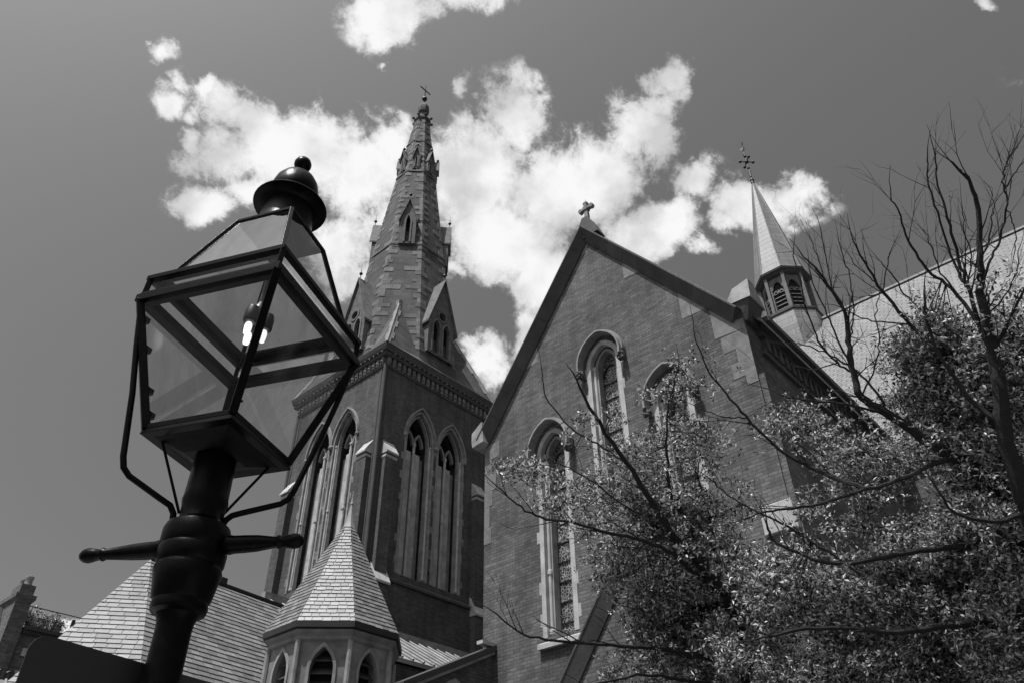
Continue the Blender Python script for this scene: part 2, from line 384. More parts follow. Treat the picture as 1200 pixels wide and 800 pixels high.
def slates(mb, A, B, D, E_, expo=.19, wid=.3, thick=.014, lap=1.0, jit=.004, seed=0):
    """courses of separate slates on the facet bottom-left A, bottom-right B, top-right D, top-left E_"""
    rnd = random.Random(seed); A, B, D, E_ = map(V, (A, B, D, E_))
    nrm_ = ((B-A).cross((E_+D)/2-A)).normalized()
    H = ((E_+D)/2-(A+B)/2); hl = H.length; up = H.normalized(); nc = int(hl/expo)
    for i in range(nc):
        t0 = i/nc; t1 = min(1, (i+1.25)/nc)
        l0 = A.lerp(E_, t0); r0 = B.lerp(D, t0); l1 = A.lerp(E_, t1); r1 = B.lerp(D, t1); W = (r0-l0).length
        if W < .04: continue
        u = (r0-l0).normalized(); x = -rnd.random()*wid*.5-(i%2)*wid*.5
        # clip columns between slanting edges
        def X(p): return (p-l0).dot(u)
        xl1, xr1 = X(l1), X(r1)
        while x < W:
            ww = wid*rnd.uniform(.82, 1.18); a, b_ = max(x, 0), min(x+ww-.010, W); x += ww
            if b_-a < .02: continue
            a1, b1 = min(max(a, xl1), xr1), max(min(b_, xr1), xl1)
            if b1-a1 < .004: a1, b1 = (a1+b1)/2-.002, (a1+b1)/2+.002
            upv = (l1-l0)-u*xl1
            j = rnd.uniform(-jit, jit)*2
            p = [l0+u*a+upv*0+up*j, l0+u*b_+up*j, l0+u*b1+upv, l0+u*a1+upv]
            o0 = nrm_*(thick*2.2+rnd.uniform(0, jit)); o1 = nrm_*.002; th = nrm_*thick
            q = [p[0]+o0, p[1]+o0, p[2]+o1, p[3]+o1]
            mb.add([q[0]-th, q[1]-th, q[2]-th*.3, q[3]-th*.3]+q, ((4,5,6,7),(0,1,5,4),(1,2,6,5),(3,0,4,7)))
def octo(cx, cy, ap, z, rot=22.5, n=8):
    r = ap/math.cos(PI/n); return [V((cx+r*math.cos(R(rot)+2*PI*i/n), cy+r*math.sin(R(rot)+2*PI*i/n), z)) for i in range(n)]

# ================================================================== ground
def sheet(name, x0, y0, x1, y1, z, mat, kind='structure'):
    b = MB(); b.add([(x0,y0,z),(x1,y0,z),(x1,y1,z),(x0,y1,z)], [(0,1,2,3)]); o = b.build(name, mat); o['kind'] = kind; return o
sheet('ground', -600, -600, 600, 600, 0, M['soil'])
sheet('road', -9, -300, -1.6, 300, .004, M['asphalt'])
b = MB(); b.box((-1.42, -120, 0), (3.2, 120, .13)); b.build('pavement', M['concrete'])['kind'] = 'structure'
b = MB(); b.box((-1.6, -120, 0), (-1.423, 120, .134)); b.build('kerb', M['stone'])['kind'] = 'structure'
for k in range(20):
    pass

# ================================================================== the church
church = thing('church', 'large brick church with gabled transept, square tower, tall stone spire and slate roofs', 'church', (20, 12, 0))
church.matrix_world = Matrix.Identity(4)
church.location = (0, 0, 0)

# ---- gabled transept -------------------------------------------------
XG, YC, HW = 16.0, 10.72, 4.68
ZE, ZA = 14.72, 21.05
fg = frame(XG, YC, '-X')
gouter = [(-HW, 0), (-HW, ZE), (0, ZA), (HW, ZE), (HW, 0)]
WINS = [(.17-2.08, 7.9, 13.2, .80, .60), (.17, 7.9, 15.4, .82, .62), (.17+2.08, 7.9, 13.2, .80, .60)]
holes = [lancet(a, s, sp, rs, 10, cu) for cu, s, sp, rs, a in WINS]
b = MB(); wall(b, gouter, [h[::-1] for h in holes], fg, .75)
XB = 34
# side walls
b.add([(XG, YC-HW, 0), (XB, YC-HW, 0), (XB, YC-HW, ZE), (XG, YC-HW, ZE)], [(0,1,2,3)])
b.add([(XG, YC+HW, 0), (XB, YC+HW, 0), (XB, YC+HW, ZE), (XG, YC+HW, ZE)], [(3,2,1,0)])
transept = b.build('transept', M['brick'], church)
b = MB(); b.box((XG+.8, YC-HW+.4, .1), (XG+1.1, YC+HW-.4, ZE)); b.build('transept_interior', M['void'], transept)
# roof of the transept
b = MB()
for s in (-1, 1):
    e = YC+s*(HW+.35); sl_ = (ZA-ZE)/HW; ze = ZE-.35*sl_+.3
    b.hull8([V((XG+.25, e, ze)), V((XG+.25, YC, ZA+.28)), V((XG+.25, YC, ZA+.16)), V((XG+.25, e, ze-.12))],
            [V((36, e, ze)), V((36, YC, ZA+.28)), V((36, YC, ZA+.16)), V((36, e, ze-.12))])
b.build('transept_roof', M['slate_far'], transept)
# eave cornice along the return walls
b = MB()
for s in (-1, 1):
    y0 = YC+s*HW
    for k, (pr, zl, zh) in enumerate(((.10, ZE-.95, ZE-.8), (.18, ZE-.38, ZE-.2), (.30, ZE-.2, ZE-.04), (.42, ZE-.04, ZE+.12))):
        b.box((XG+.62, min(y0, y0+s*pr), zl), (26, max(y0, y0+s*pr), zh))
b.build_each('eaves_cornice', M['darkstone'], transept, key=lambda c: c.y > YC)
b = MB()
for i in range(26):
    x = XG+.8+i*.36; b.box((x, YC-HW-.16, ZE-.8), (x+.17, YC-HW, ZE-.38))
b.build('eaves_corbels', M['darkstone'], transept)
# coping with dark chamfered underside
def coping(mb, fn, p0, p1, t=.16, over=.32, back=.35, n=(0, 1)):
    """raking stone from p0 to p1 (u,v), projecting over the wall face"""
    p0, p1 = V(p0), V(p1); d = (p1-p0).normalized(); nn_ = V((-d.y, d.x)); nn_ = nn_ if nn_.y > 0 else -nn_
    prof = [(back, -.02), (0.0, -.36), (-.05, -.36), (-over+.02, -.05), (-over, -.03), (-over, .01), (-over+.05, .03), (0, .05), (back, .06)]
    k = len(prof); vs = []
    for p in (p0, p1):
        for dd, h in prof: q = p+nn_*h; vs.append(fn(q.x, q.y, dd))
    fs = [(i, (i+1)%k, (i+1)%k+k, i+k) for i in range(k)]+[tuple(range(k)), tuple(range(k, 2*k))[::-1]]
    mb.add(vs, fs)
b = MB()
slope = (ZA-ZE)/HW
def rake_pts(s, npc=9):
    e0 = .12 if s < 0 else -.02
    a = V((s*(HW+e0), ZE-e0*slope+.06)); c = V((0, ZA+.06)); return [a.lerp(c, i/npc) for i in range(npc+1)]
for s in (-1, 1):
    pp = rake_pts(s)
    for i in range(len(pp)-1):
        q0 = pp[i]; q1 = pp[i+1]; e = (q1-q0).normalized()*.004
        coping(b, fg, q0+e, q1 if i == len(pp)-2 else q1-e)
b.build('coping', M['darkstone'], transept)
# kneelers at the feet of the gable
b = MB()
u0 = HW
b.hull8([fg(u0-.2, ZE-.2, .02), fg(u0+.1, ZE-.2, .02), fg(u0+.1, ZE-.2, .6), fg(u0-.2, ZE-.2, .6)], [fg(u0-.34, ZE+.40, -.10), fg(u0+.34, ZE+.34, -.14), fg(u0+.34, ZE+.34, .6), fg(u0-.42, ZE+.40, .6)])
o = b.build('kneeler', M['darkstone'], transept, bevel=.015)
b = MB(); zz = ZE+.45
zz -= .12; q = [fg(u0-.38, zz+.10, -.12), fg(u0+.38, zz-.0, -.18), fg(u0+.38, zz-.0, .66), fg(u0-.42, zz+.10, .66)]
ap = [fg(u0-.12, zz+.62, -.02), fg(u0+.36, zz+.72, -.02), fg(u0+.36, zz+.72, .3), fg(u0-.12, zz+.62, .3)]
b.hull8(q, ap)
b.build('kneeler_cap', M['stone'], transept)
b = MB(); b.prism([(-u0+.2, ZE-.28), (-u0-.3, ZE-.34), (-u0-.34, ZE-.12), (-u0-.34, ZE+.2), (-u0+.1, ZE+.5)], fg, -.30, .5)
b.build('kneeler', M['stone'], transept, bevel=.015)
b = MB(); b.prism([(-u0-.30, ZE-.0), (-u0-.40, ZE-.04), (-u0-.34, ZE+.25), (-u0-.12, ZE+.62), (-u0-.04, ZE+.62)], fg, .05, .5)
b.build('kneeler_cap', M['pale'], transept)
# flush ashlar blocks under the coping and at the corners
def onslope(u, off=0): return ZA-abs(u)*slope-off
b = MB()
rnd = random.Random(3)
b.prism([(-.36, onslope(.36, .42)), (0, ZA-.42), (.02, ZA-.42), (-.03, ZA-.98)], fg, -.006, .1)
for (uc, w_) in ((1.55, .6), (-2.62, .55), (3.35, .8)):
    s = 1 if uc > 0 else -1; ui, uo = abs(uc)-w_/2, abs(uc)+w_/2
    zb = onslope(uo, .5); b.prism([(s*ui, zb+.05), (s*uo, zb), (s*uo, zb+.02), (s*ui, onslope(ui, .5))], fg, -.006, .1)
b.prism([(HW-.9, ZE-.35), (HW-.02, ZE-.42), (HW-.02, ZE-.1), (HW-.5, onslope(HW-.5, .45)), (HW-.9, onslope(HW-.9, .45))], fg, -.007, .1)
z = ZE-.42; k = 0
for i, (w_, h) in enumerate(((.75, .5), (.4, .42), (.62, .46), (.3, .3))):
    b.prism([(HW-w_, z-h+.006), (HW-.003, z-h+.006), (HW-.003, z), (HW-w_, z)], fg, -.007-.001*i, .1)
    z -= h
z = ZE-.3
for i, (w_, h) in enumerate(((.62, .55), (.3, .5), (.5, .6), (.34, .5), (.22, .7), (.3, .5))):
    b.prism([(-HW+.003, z-h+.006), (-HW+w_, z-h+.006), (-HW+w_, z), (-HW+.003, z)], fg, -.007-.001*i, .1)
    z -= h
b.build_each('ashlar_block', M['ashlar'], transept)
b = MB()
b.box((XG-.10, YC-HW-.12, 8.72), (XG+.5, YC-HW+.68, 9.15)); b.box((XG-.06, YC-HW-.08, 9.155), (XG+.5, YC-HW+.62, 9.42))
b.build('string_course', M['pale'], transept, bevel=.02)
# corner set-off below the kneeler: chamfered buttress on the return
b = MB(); b.box((XG+.05, YC-HW-.16, 0), (XG+1.35, YC-HW, ZE-1.9)); b.build('return_buttress', M['brick'], transept)
# windows of the gable
for cu, sill, spring, rise, a in WINS:
    fn = fg
    r1 = MB()
    ring(r1, lancet(a-.004, sill, spring, rise, 10, cu), lancet(a-.15, sill, spring, rise-.16, 10, cu), fn, -.015, .16)
    o = r1.build('window_frame', M['pale'], transept)
    r2 = MB(); ring(r2, lancet(a-.2, sill, spring, rise-.2, 10, cu), lancet(a-.3, sill, spring, rise-.3, 10, cu), fn, .16, .4); r2.build('window_moulding', M['stone'], o)
    for s in (-1, 1):   # shafts with annulets
        sh = MB(); sh.tube([fn(cu+s*(a-.2), sill+.02, .14), fn(cu+s*(a-.2), spring, .14)], .05, 10)
        for zz in (sill+.15, sill+(spring-sill)*.33, sill+(spring-sill)*.66, spring):
            sh.lathe([(.05, -.08), (.075, -.05), (.075, .05), (.05, .08)], fn(cu+s*(a-.2), zz, .14), 10)
        sh.build('shaft', M['pale'], o)
    bl = MB(); rnd = random.Random(int(cu*10)+30)
    for s in (-1, 1):
        for zz in (sill+.3, sill+1.15, sill+2.6, spring-1.2, spring-.3):
            w_ = rnd.uniform(.04, .11); b0, b1 = cu+s*(a-.01), cu+s*(a+w_)
            bl.prism([(min(b0, b1), zz), (max(b0, b1), zz), (max(b0, b1), zz+.34), (min(b0, b1), zz+.34)], fn, -.009, .1)
    bl.build_each('jamb_block', M['pale'], o)
    gl_ = MB(); gl_.prism(lancet(a-.29, sill+.05, spring, rise-.29, 10, cu), fn, .42, .45); gl_.build('leaded_light', M['glass_lead'], o)
    tb = MB()
    for i in range(int((spring-sill)/.55)): tb.bar(fn(cu-a+.28, sill+.4+i*.55, .40), fn(cu+a-.28, sill+.4+i*.55, .40), .03)
    ring(tb, arch(a-.32, spring-.25, (rise-.35)*.9, 8, cu), arch(a-.36, spring-.25, (rise-.35)*.9-.05, 8, cu), fn, .36, .42)
    tb.build_each('glazing_bar', M['iron'], o)
    h = MB(); ring(h, [(cu-a-.16, spring-.12)]+arch(a+.17, spring+.05, rise+.17, 12, cu)+[(cu+a+.16, spring-.12)], [(cu-a-.105, spring-.12)]+arch(a+.115, spring+.05, rise+.115, 12, cu)+[(cu+a+.105, spring-.12)], fn, -.30, -.001)
    ring(h, arch(a+.21, spring+.07, rise+.22, 12, cu), arch(a+.165, spring+.06, rise+.165, 12, cu), fn, -.17, -.002)
    h.build('hood_mould', M['stone'], transept)
    for s in (-1, 1):   # carved leaf stops
        cb = MB(); rn = random.Random(int(cu*7)+s+50)
        for k in range(26):
            th, ph = rn.uniform(0, 2*PI), rn.uniform(-.9, 1.2); rr = rn.uniform(.07, .12)
            cc = fn(cu+s*(a+.13)+.10*math.cos(th)*math.cos(ph), spring-.22+.13*math.sin(ph), -.17+.10*math.sin(th)*math.cos(ph))
            cb.ball(cc, rr*.45, 6)
        cb.ball(fn(cu+s*(a+.13), spring-.22, -.15), .1, 8)
        cb.build('leaf_stop', M['darkstone'], transept, smooth=False)
    sl2 = MB(); q0 = [fn(cu-a-.12, sill-.28, -.12), fn(cu+a+.12, sill-.28, -.12), fn(cu+a+.12, sill-.16, -.12), fn(cu-a-.12, sill-.16, -.12)]
    q1 = [fn(cu-a-.12, sill-.28, .45), fn(cu+a+.12, sill-.28, .45), fn(cu+a+.12, sill+.14, .45), fn(cu-a-.12, sill+.14, .45)]
    sl2.hull8(q0, q1); sl2.build('sill', M['pale'], o)
# stone cross on the apex
b = MB(); fx = frame(XG+.0, YC-.08, '-X'); z0 = ZA+.12
b.prism([(-.5, z0-.55), (.5, z0-.55), (.34, z0-.1), (.26, z0+.08), (.11, z0+.42), (-.11, z0+.42), (-.26, z0+.08), (-.34, z0-.1)], fx, -.16, .3)
ped = b.build('cross', M['darkstone'], transept, bevel=.02)
b = MB(); zc = z0+.98
b.prism([(-.085, z0+.22), (.085, z0+.22), (.065, zc-.09), (-.065, zc-.09)], fx, -.015, .11)
for dx, dz in ((1, 0), (-1, 0), (0, 1)):
    pts = []
    for p, q in ((.05, .055), (.19, .06), (.21, .09), (.27, .09), (.31, .04), (.31, -.04), (.27, -.09), (.21, -.09), (.19, -.06), (.05, -.055)):
        pts.append((dx*p+abs(dz)*q, zc+dz*p+abs(dx)*q))
    b.prism(pts, fx, -.03-.002*abs(dz), .12)
b.prism([(-.09, zc-.09), (.09, zc-.09), (.09, zc+.09), (-.09, zc+.09)], fx, -.05, .14)
b.tube([fx(0, zc+.28, .06), fx(0, zc+.5, .06)], .008, 5)
b.build('cross_arms', M['ashlar'], ped, bevel=.012)

# ---- nave roof behind ------------------------------------------------
XR, ZR, YE0, YE1 = 35.15, 27.75, -26, 20
b = MB(); xe = 25.6
for s in (-1, 1):
    ex = XR+s*(XR-xe)
    b.hull8([V((ex, YE0, 14.7)), V((XR, YE0, ZR)), V((XR, YE0, ZR-.15)), V((ex, YE0, 14.5))], [V((ex, YE1, 14.7)), V((XR, YE1, ZR)), V((XR, YE1, ZR-.15)), V((ex, YE1, 14.5))])
nave = b.build('nave_roof', M['slate_far'], church)
b = MB(); b.box((26, YE0+.3, 0), (44.3, YE1-.3, 14.6)); b.build('nave_walls', M['brick'], church)
b = MB(); b.box((XR-.12, YE0, ZR-.02), (XR+.12, YE1, ZR+.09)); b.build('ridge_roll', M['lead_plain'], nave)

# ---- flèche ----------------------------------------------------------
FXc, FYc = 35.15, 10.6
def octprism(mb, cx, cy, prof, n=8, rot=22.5):
    """prof (apothem,z)"""
    rings = [octo(cx, cy, max(a, .002), z, rot, n) for a, z in prof]; vs = [p for r in rings for p in r]; k = len(rings)
    fs = [(i*n+j, i*n+(j+1)%n, (i+1)*n+(j+1)%n, (i+1)*n+j) for i in range(k-1) for j in range(n)]
    fs += [tuple(range(n))[::-1], tuple((k-1)*n+j for j in range(n))]
    mb.add(vs, fs)
b = MB(); octprism(b, FXc, FYc, [(1.55, 24), (1.5, 27.2), (1.42, 28.15)]); fle = b.build('fleche', M['lead'], church)
b = MB(); octprism(b, FXc, FYc, [(1.44, 28.15), (1.48, 28.2), (1.48, 28.32), (1.3, 28.45)]); b.build('fleche_sill', M['timber'], fle)
b = MB(); octprism(b, FXc, FYc, [(1.02, 28.4), (1.02, 31.1)]); b.build('bell_chamber', M['void'], fle)
b = MB(); octprism(b, FXc, FYc, [(1.2, 30.85), (1.3, 30.92), (1.34, 31.0), (1.44, 31.1), (1.46, 31.22), (1.3, 31.3)]); b.build('fleche_eaves', M['timber'], fle)
b = MB(); octprism(b, FXc, FYc, [(1.42, 31.23), (1.33, 31.4), (.06, 39.7)]); b.build('fleche_spire', M['lead'], fle)
b = MB()
for i in range(8):
    p0 = octo(FXc, FYc, 1.43, 31.24)[i]; p1 = octo(FXc, FYc, .065, 39.7)[i]; b.tube([p0, octo(FXc, FYc, 1.34, 31.41)[i], p1], .03, 5)
b.build('hip_rolls', M['lead_plain'], fle)
b = MB()
for i in range(8):
    p0 = octo(FXc, FYc, 1.2, 28.4)[i]; p1 = octo(FXc, FYc, 1.2, 31.0)[i]; b.bar(p0, p1, .17)
b.build_each('corner_post', M['louvre'], fle)
for i in range(8):
    fn = frame(FXc, FYc, 45*i); fn2 = (lambda f: lambda u, v, d: f(u, v, d-1.14))(fn)
    b = MB(); wu = .40
    wall(b, [(-wu, 28.45), (wu, 28.45), (wu, 30.9), (-wu, 30.9)], [lancet(.33, 28.6, 30.1, .55, 6)[::-1]], fn2, .12)
    ring(b, arch(.33, 30.1, .55, 6), arch(.26, 30.1, .46, 6), fn2, .02, .1)
    for s in (-1, 1): ring(b, arch(.165, 29.75, .26, 5, s*.165), arch(.09, 29.75, .17, 5, s*.165), fn2, .04, .1)
    b.bar(fn2(0, 29.75, .07), fn2(0, 30.0, .07), .06)
    b.build('louvre_panel', M['louvre'], fle)
    b = MB()
    for k in range(5):
        z = 28.68+k*.27; b.hull8([fn2(-.3, z, .06), fn2(.3, z, .06), fn2(.3, z+.03, .06), fn2(-.3, z+.03, .06)], [fn2(-.3, z+.16, .28), fn2(.3, z+.16, .28), fn2(.3, z+.19, .28), fn2(-.3, z+.19, .28)])
    b.build('louvres', M['lead_plain'], fle)
b = MB(); zt = 39.7
b.lathe([(.08, -.1), (.13, 0), (.1, .12), (.14, .25), (.06, .4), (.04, .5)], (FXc, FYc, zt), 10)
b.tube([(FXc, FYc, zt+.3), (FXc, FYc, 41.0), (FXc, FYc, 43.4)], .04, 6); b.tube([(FXc, FYc, zt+.6), (FXc, FYc, 40.9)], .07, 6)
zc = 41.75
for a in (45, 135, 225, 315):
    d = V((math.cos(R(a)), math.sin(R(a)), 0)); b.tube([V((FXc, FYc, zc)), V((FXc, FYc, zc))+d*.40], .035, 6); b.ball(V((FXc, FYc, zc))+d*.43, .10, 8)
b.ball((FXc, FYc, zc), .13, 8); b.ball((FXc, FYc, zc+.55), .1, 8); b.ball((FXc, FYc, zc-.6), .09, 8)
for k in range(4):
    b.tube([V((FXc, FYc, zc+.8+.25*k)), V((FXc, FYc, zc+.95+.25*k))+V((.2*(-1)**k, .15*(-1)**k, 0))], .03, 5)
b.prism([(-.2, 43.0), (.18, 42.95), (.06, 43.15), (-.14, 43.2)], frame(FXc, FYc, '-X'), -.015, .015)
b.build('weather_cross', M['iron'], fle)

# ---- tower -----------------------------------------------------------
TX, TY, TH = 24.12, 30.62, 3.78          # centre, half width of the wall
TZ = 26.05
b = MB()
TWIN = [(-1.1, 15.05, 22.2, 1.86, 1.0), (1.1, 15.05, 22.2, 1.86, 1.0)]
faces = [('-X', frame(TX-TH, TY, '-X')), ('-Y', frame(TX, TY-TH, '-Y')), ('+X', frame(TX+TH, TY, '+X')), ('+Y', frame(TX, TY+TH, '+Y'))]
for nm, fn in faces:
    hs = [lancet(a-.0, s, sp, rs, 10, cu)[::-1] for cu, s, sp, rs, a in TWIN]
    wall(b, [(-TH, 0), (-TH, TZ+.7), (TH, TZ+.7), (TH, 0)], hs, fn, 1.1)
tower = b.build('tower', M['brick_tower'], church)
b = MB(); b.box((TX-TH+1.15, TY-TH+1.15, 1), (TX+TH-1.15, TY+TH-1.15, TZ)); b.build('belfry_interior', M['void'], tower)
# lower stage slightly proud
b = MB()
for nm, fn in faces:
    b.prism([(-TH-.1, 0), (TH+.1, 0), (TH+.1, 14.55), (-TH-.1, 14.55)], fn, -.14, .02)
b.build('lower_stage', M['brick_tower'], tower)
b = MB()
for nm, fn in faces:
    k = TH+.2; q0 = [fn(-k, 14.5, -.22), fn(k, 14.5, -.22), fn(k, 14.62, -.22), fn(-k, 14.62, -.22)]; q1 = [fn(-k+.2, 14.5, .3), fn(k-.2, 14.5, .3), fn(k-.2, 15.0, .3), fn(-k+.2, 15.0, .3)]
    b.hull8(q0, q1)
b.build('belfry_sill', M['darkstone'], tower)
# cornice
b = MB()
def sqring(mb, h0, h1, z0, z1):   # four boxes mitred as one frustum ring
    vs = []
    for h, z in ((h0, z0), (h1, z1)): vs += [V((TX+i*h, TY+j*h, z)) for i, j in ((-1,-1),(1,-1),(1,1),(-1,1))]
    mb.add(vs, ((0,3,2,1),(4,5,6,7),(0,1,5,4),(1,2,6,5),(2,3,7,6),(3,0,4,7)))
sqring(b, TH+.06, TH+.10, 25.62, 25.74); sqring(b, TH+.22, TH+.28, 26.22, 26.34); sqring(b, TH+.18, TH+.22, 26.34, 26.45)
sqring(b, TH+.30, TH+.36, 26.45, 26.6); sqring(b, TH+.36, TH+.42, 26.6, 26.82)
corn = b.build('cornice', M['darkstone'], tower)
b = MB()
for nm, fn in faces:
    for i in range(22):
        u = -TH-.02+(i+.5)*(2*TH)/22
        b.prism([(u-.09, 25.74), (u+.09, 25.74), (u+.09, 26.22), (u-.09, 26.22)], fn, -.13, .02)
        b.ball(fn(u, 25.92, -.15), .075, 6)
        b.ball(fn(u+.17, 26.4, -.3), .055, 6)
b.build('corbel_table', M['ashlar'], tower)
# corner shafts and buttresses
for sx in (-1, 1):
    for sy in (-1, 1):
        b = MB(); cx, cy = TX+sx*TH, TY+sy*TH
        b.tube([(cx, cy, .2), (cx, cy, 25.7)], .10, 10)
        b.tube([(cx-sx*.26, cy, 14.6), (cx-sx*.26, cy, 25.5)], .055, 8); b.tube([(cx, cy-sy*.26, 14.6), (cx, cy-sy*.26, 25.5)], .055, 8)
        b.build('corner_shaft', M['darkstone'], tower)
        for ax in (0, 1):
            b = MB(); c2 = MB()
            def T(p, ax=ax, sx=sx, sy=sy, cx=cx, cy=cy):
                # p = (along wall from corner, out, z)
                return V((cx-sx*p[0], cy+sy*p[1], p[2])) if ax == 0 else V((cx+sx*p[1], cy-sy*p[0], p[2]))
            b.box((.32, -.02, 0), (1.00, .34, 20.55), T); b.box((.28, -.02, 0), (1.08, .5, 14.3), T)
            b.build('buttress', M['brick_tower'], tower)
            c2.hull8([T(V(p)) for p in ((.29, .46, 20.53), (1.03, .46, 20.53), (1.03, .46, 20.62), (.29, .46, 20.62))], [T(V(p)) for p in ((.29, -.01, 20.53), (1.03, -.01, 20.53), (1.03, -.01, 21.35), (.29, -.01, 21.35))])
            c2.hull8([T(V(p)) for p in ((.30, .36, 20.3), (1.02, .36, 20.3), (1.02, .40, 20.42), (.30, .40, 20.42))], [T(V(p)) for p in ((.30, -.01, 20.3), (1.02, -.01, 20.3), (1.02, -.01, 20.42), (.30, -.01, 20.42))])
            c2.hull8([T(V(p)) for p in ((.25, .56, 14.15), (1.11, .56, 14.15), (1.11, .56, 14.25), (.25, .56, 14.25))], [T(V(p)) for p in ((.25, .1, 14.15), (1.11, .1, 14.15), (1.11, .1, 15.1), (.25, .1, 15.1))])
            c2.build_each('buttress_weathering', M['pale'], tower, key=lambda c: c.z > 17)
# belfry lancets
for nm, fn in faces:
    for cu, sill, spring, rise, a in TWIN:
        r1 = MB(); ring(r1, lancet(a-.004, sill, spring, rise-.004, 10, cu), lancet(a-.13, sill, spring, rise-.14, 10, cu), fn, -.03, .14)
        o = r1.build('belfry_lancet', M['stone'], tower)
        r3 = MB(); ring(r3, arch(a+.10, spring+.05, rise+.12, 10, cu), arch(a+.003, spring+.05, rise+.005, 10, cu), fn, -.13, -.003)
        for s in (-1, 1): r3.ball(fn(cu+s*(a+.04), spring, -.07), .11, 8)
        r3.build('hood_mould', M['stone'], o)
        r2 = MB(); ring(r2, lancet(a-.19, sill, spring, rise-.2, 10, cu), lancet(a-.29, sill, spring, rise-.3, 10, cu), fn, .14, .34)
        r2.build('inner_order', M['stone'], o)
        sh = MB()
        for s in (-1, 1):
            for off, dd in ((.16, .12),):
                sh.tube([fn(cu+s*(a-off), sill+.1, dd), fn(cu+s*(a-off), spring, dd)], .055, 8)
                for zz in (sill+.2, 18.6, spring): sh.lathe([(.055, -.07), (.085, -.04), (.085, .04), (.055, .07)], fn(cu+s*(a-off), zz, dd), 8)
        sh.tube([fn(cu, sill+.1, .42), fn(cu, spring+.1, .42)], .075, 8)
        for zz in (sill+.2, 18.6, spring): sh.lathe([(.075, -.08), (.11, -.05), (.11, .05), (.075, .08)], fn(cu, zz, .42), 8)
        sh.build_each('window_shaft', M['pale'], o, key=lambda c: (round(c.x, 0), round(c.y, 0)) if False else round(((c-fn(cu, 0, 0)).dot(fn(1, 0, 0)-fn(0, 0, 0))), 1))
        tr_ = MB()
        for s in (-1, 1):
            ring(tr_, arch(.33, spring+.02, .75, 8, cu+s*.32), arch(.23, spring+.02, .6, 8, cu+s*.32), fn, .44, .62)
        tr_.build('tracery', M['stone'], o)
        pn = MB(); rn = random.Random(int(cu*3)+hash(nm)%7)
        for s in (-1, 1):
            z = sill+.1
            top = spring-.4
            while z < top:
                h = rn.choice((.5, .8, 1.1)); z2 = min(z+h, top)
                pn.prism([(cu+s*.30-.19, z), (cu+s*.30+.22, z), (cu+s*.30+.22, z2-.008), (cu+s*.30-.19, z2-.008)], fn, .52+rn.uniform(0, .01), .7); z = z2
        pn.build('stone_infill', M['pale'], o)
        bk = MB(); bk.prism([(cu-a+.2, sill), (cu+a-.2, sill), (cu+a-.2, spring-.55), (cu-a+.2, spring-.55)], fn, .60, .8); bk.build('louvre_boards', M['stone'], o)
        jb = MB()
        for s in (-1, 1):
            z = sill+.4
            while z < spring:
                w_ = rn.uniform(.03, .16); h = rn.uniform(.28, .45); u0_, u1_ = cu+s*(a-.01), cu+s*(a+w_)
                if abs(u1_) > .06 or True:
                    jb.prism([(min(u0_, u1_), z), (max(u0_, u1_), z), (max(u0_, u1_), z+h), (min(u0_, u1_), z+h)], fn, -.008-.002*s*(1 if cu > 0 else -1)-.003, .05)
                z += h+rn.uniform(.4, 1.0)
        jb.build_each('jamb_block', M['stone'], o)

# ---- stone spire -----------------------------------------------------
SX, SY = 24.2, 30.58
ZV, KS = 57.6, .1165
apo = lambda z: KS*(ZV-z)
b = MB(); octprism(b, SX, SY, [(apo(26.8), 26.8), (apo(53), 53)]); spire = b.build('spire', M['spire_stone'], church)
# broaches
eave = TH+.36
b = MB(); ed = MB()
for sx, sy in ((-1,-1), (1,-1), (1,1), (-1,1)):
    top = V((SX+sx*apo(31.9)*.7071, SY+sy*apo(31.9)*.7071, 31.9))
    k = math.tan(PI/8)*apo(26.83)
    c0 = V((TX+sx*eave, TY+sy*eave, 26.83)); e1 = V((SX+sx*k, TY+sy*eave, 26.83)); e2 = V((TX+sx*eave, SY+sy*k, 26.83))
    # flanks run up the octagon arrises
    a1 = V((SX+sx*math.tan(PI/8)*apo(27.6), SY+sy*apo(27.6), 27.6)); a2 = V((SX+sx*apo(27.6), SY+sy*math.tan(PI/8)*apo(27.6), 27.6))
    ins = V((SX, SY, 28))
    b.add([c0, e1, a1, top, a2, e2, ins], [(0,1,2,3),(0,3,4,5),(0,5,6),(0,6,1),(1,6,2),(2,6,3),(3,6,4),(4,6,5)])
    # stone edge roll with stepped quoins
    n = 7
    for side, e in ((0, e1), (1, e2)):
        dirn = ((e-c0)).normalized()
        for i in range(n):
            t0, t1 = i/n, (i+.96)/n; w_ = .34 if i%2 else .2
            p0 = c0.lerp(top, t0); p1 = c0.lerp(top, t1); out = V((sx, sy, .5)).normalized()*.035
            fl = (a1 if side == 0 else a2)
            nin = ((top-c0).cross(fl-c0)).normalized()
            inw = nin.cross((top-c0).normalized())
            if inw.dot(fl-c0) < 0: inw = -inw
            nn2 = nin if nin.dot(c0-V((SX, SY, c0.z))) > 0 else -nin
            w0 = min(w_, .03+.6*(1-t0)*1.5)
            ed.hull8([p0-nn2*.03, p0+inw*w0-nn2*.03, p1+inw*w0-nn2*.03, p1-nn2*.03], [p0+nn2*.03, p0+inw*w0+nn2*.03, p1+inw*w0+nn2*.03, p1+nn2*.03])
    ed.bar(c0.lerp(top, .0)+V((0,0,.02)), top+V((0,0,.05)), .09)
    ed.bar(top-V((0,0,.25)), top+V((0,0,.15)), .28)
b.build('broach', M['spire_stone'], spire)
ed.build_each('broach_quoins', M['stone'], spire, key=lambda c: (c.x > SX, c.y > SY))
b = MB(); sqring(b, eave+.03, eave-.35, 26.825, 27.25); b.build('eaves_slope', M['spire_stone'], spire)
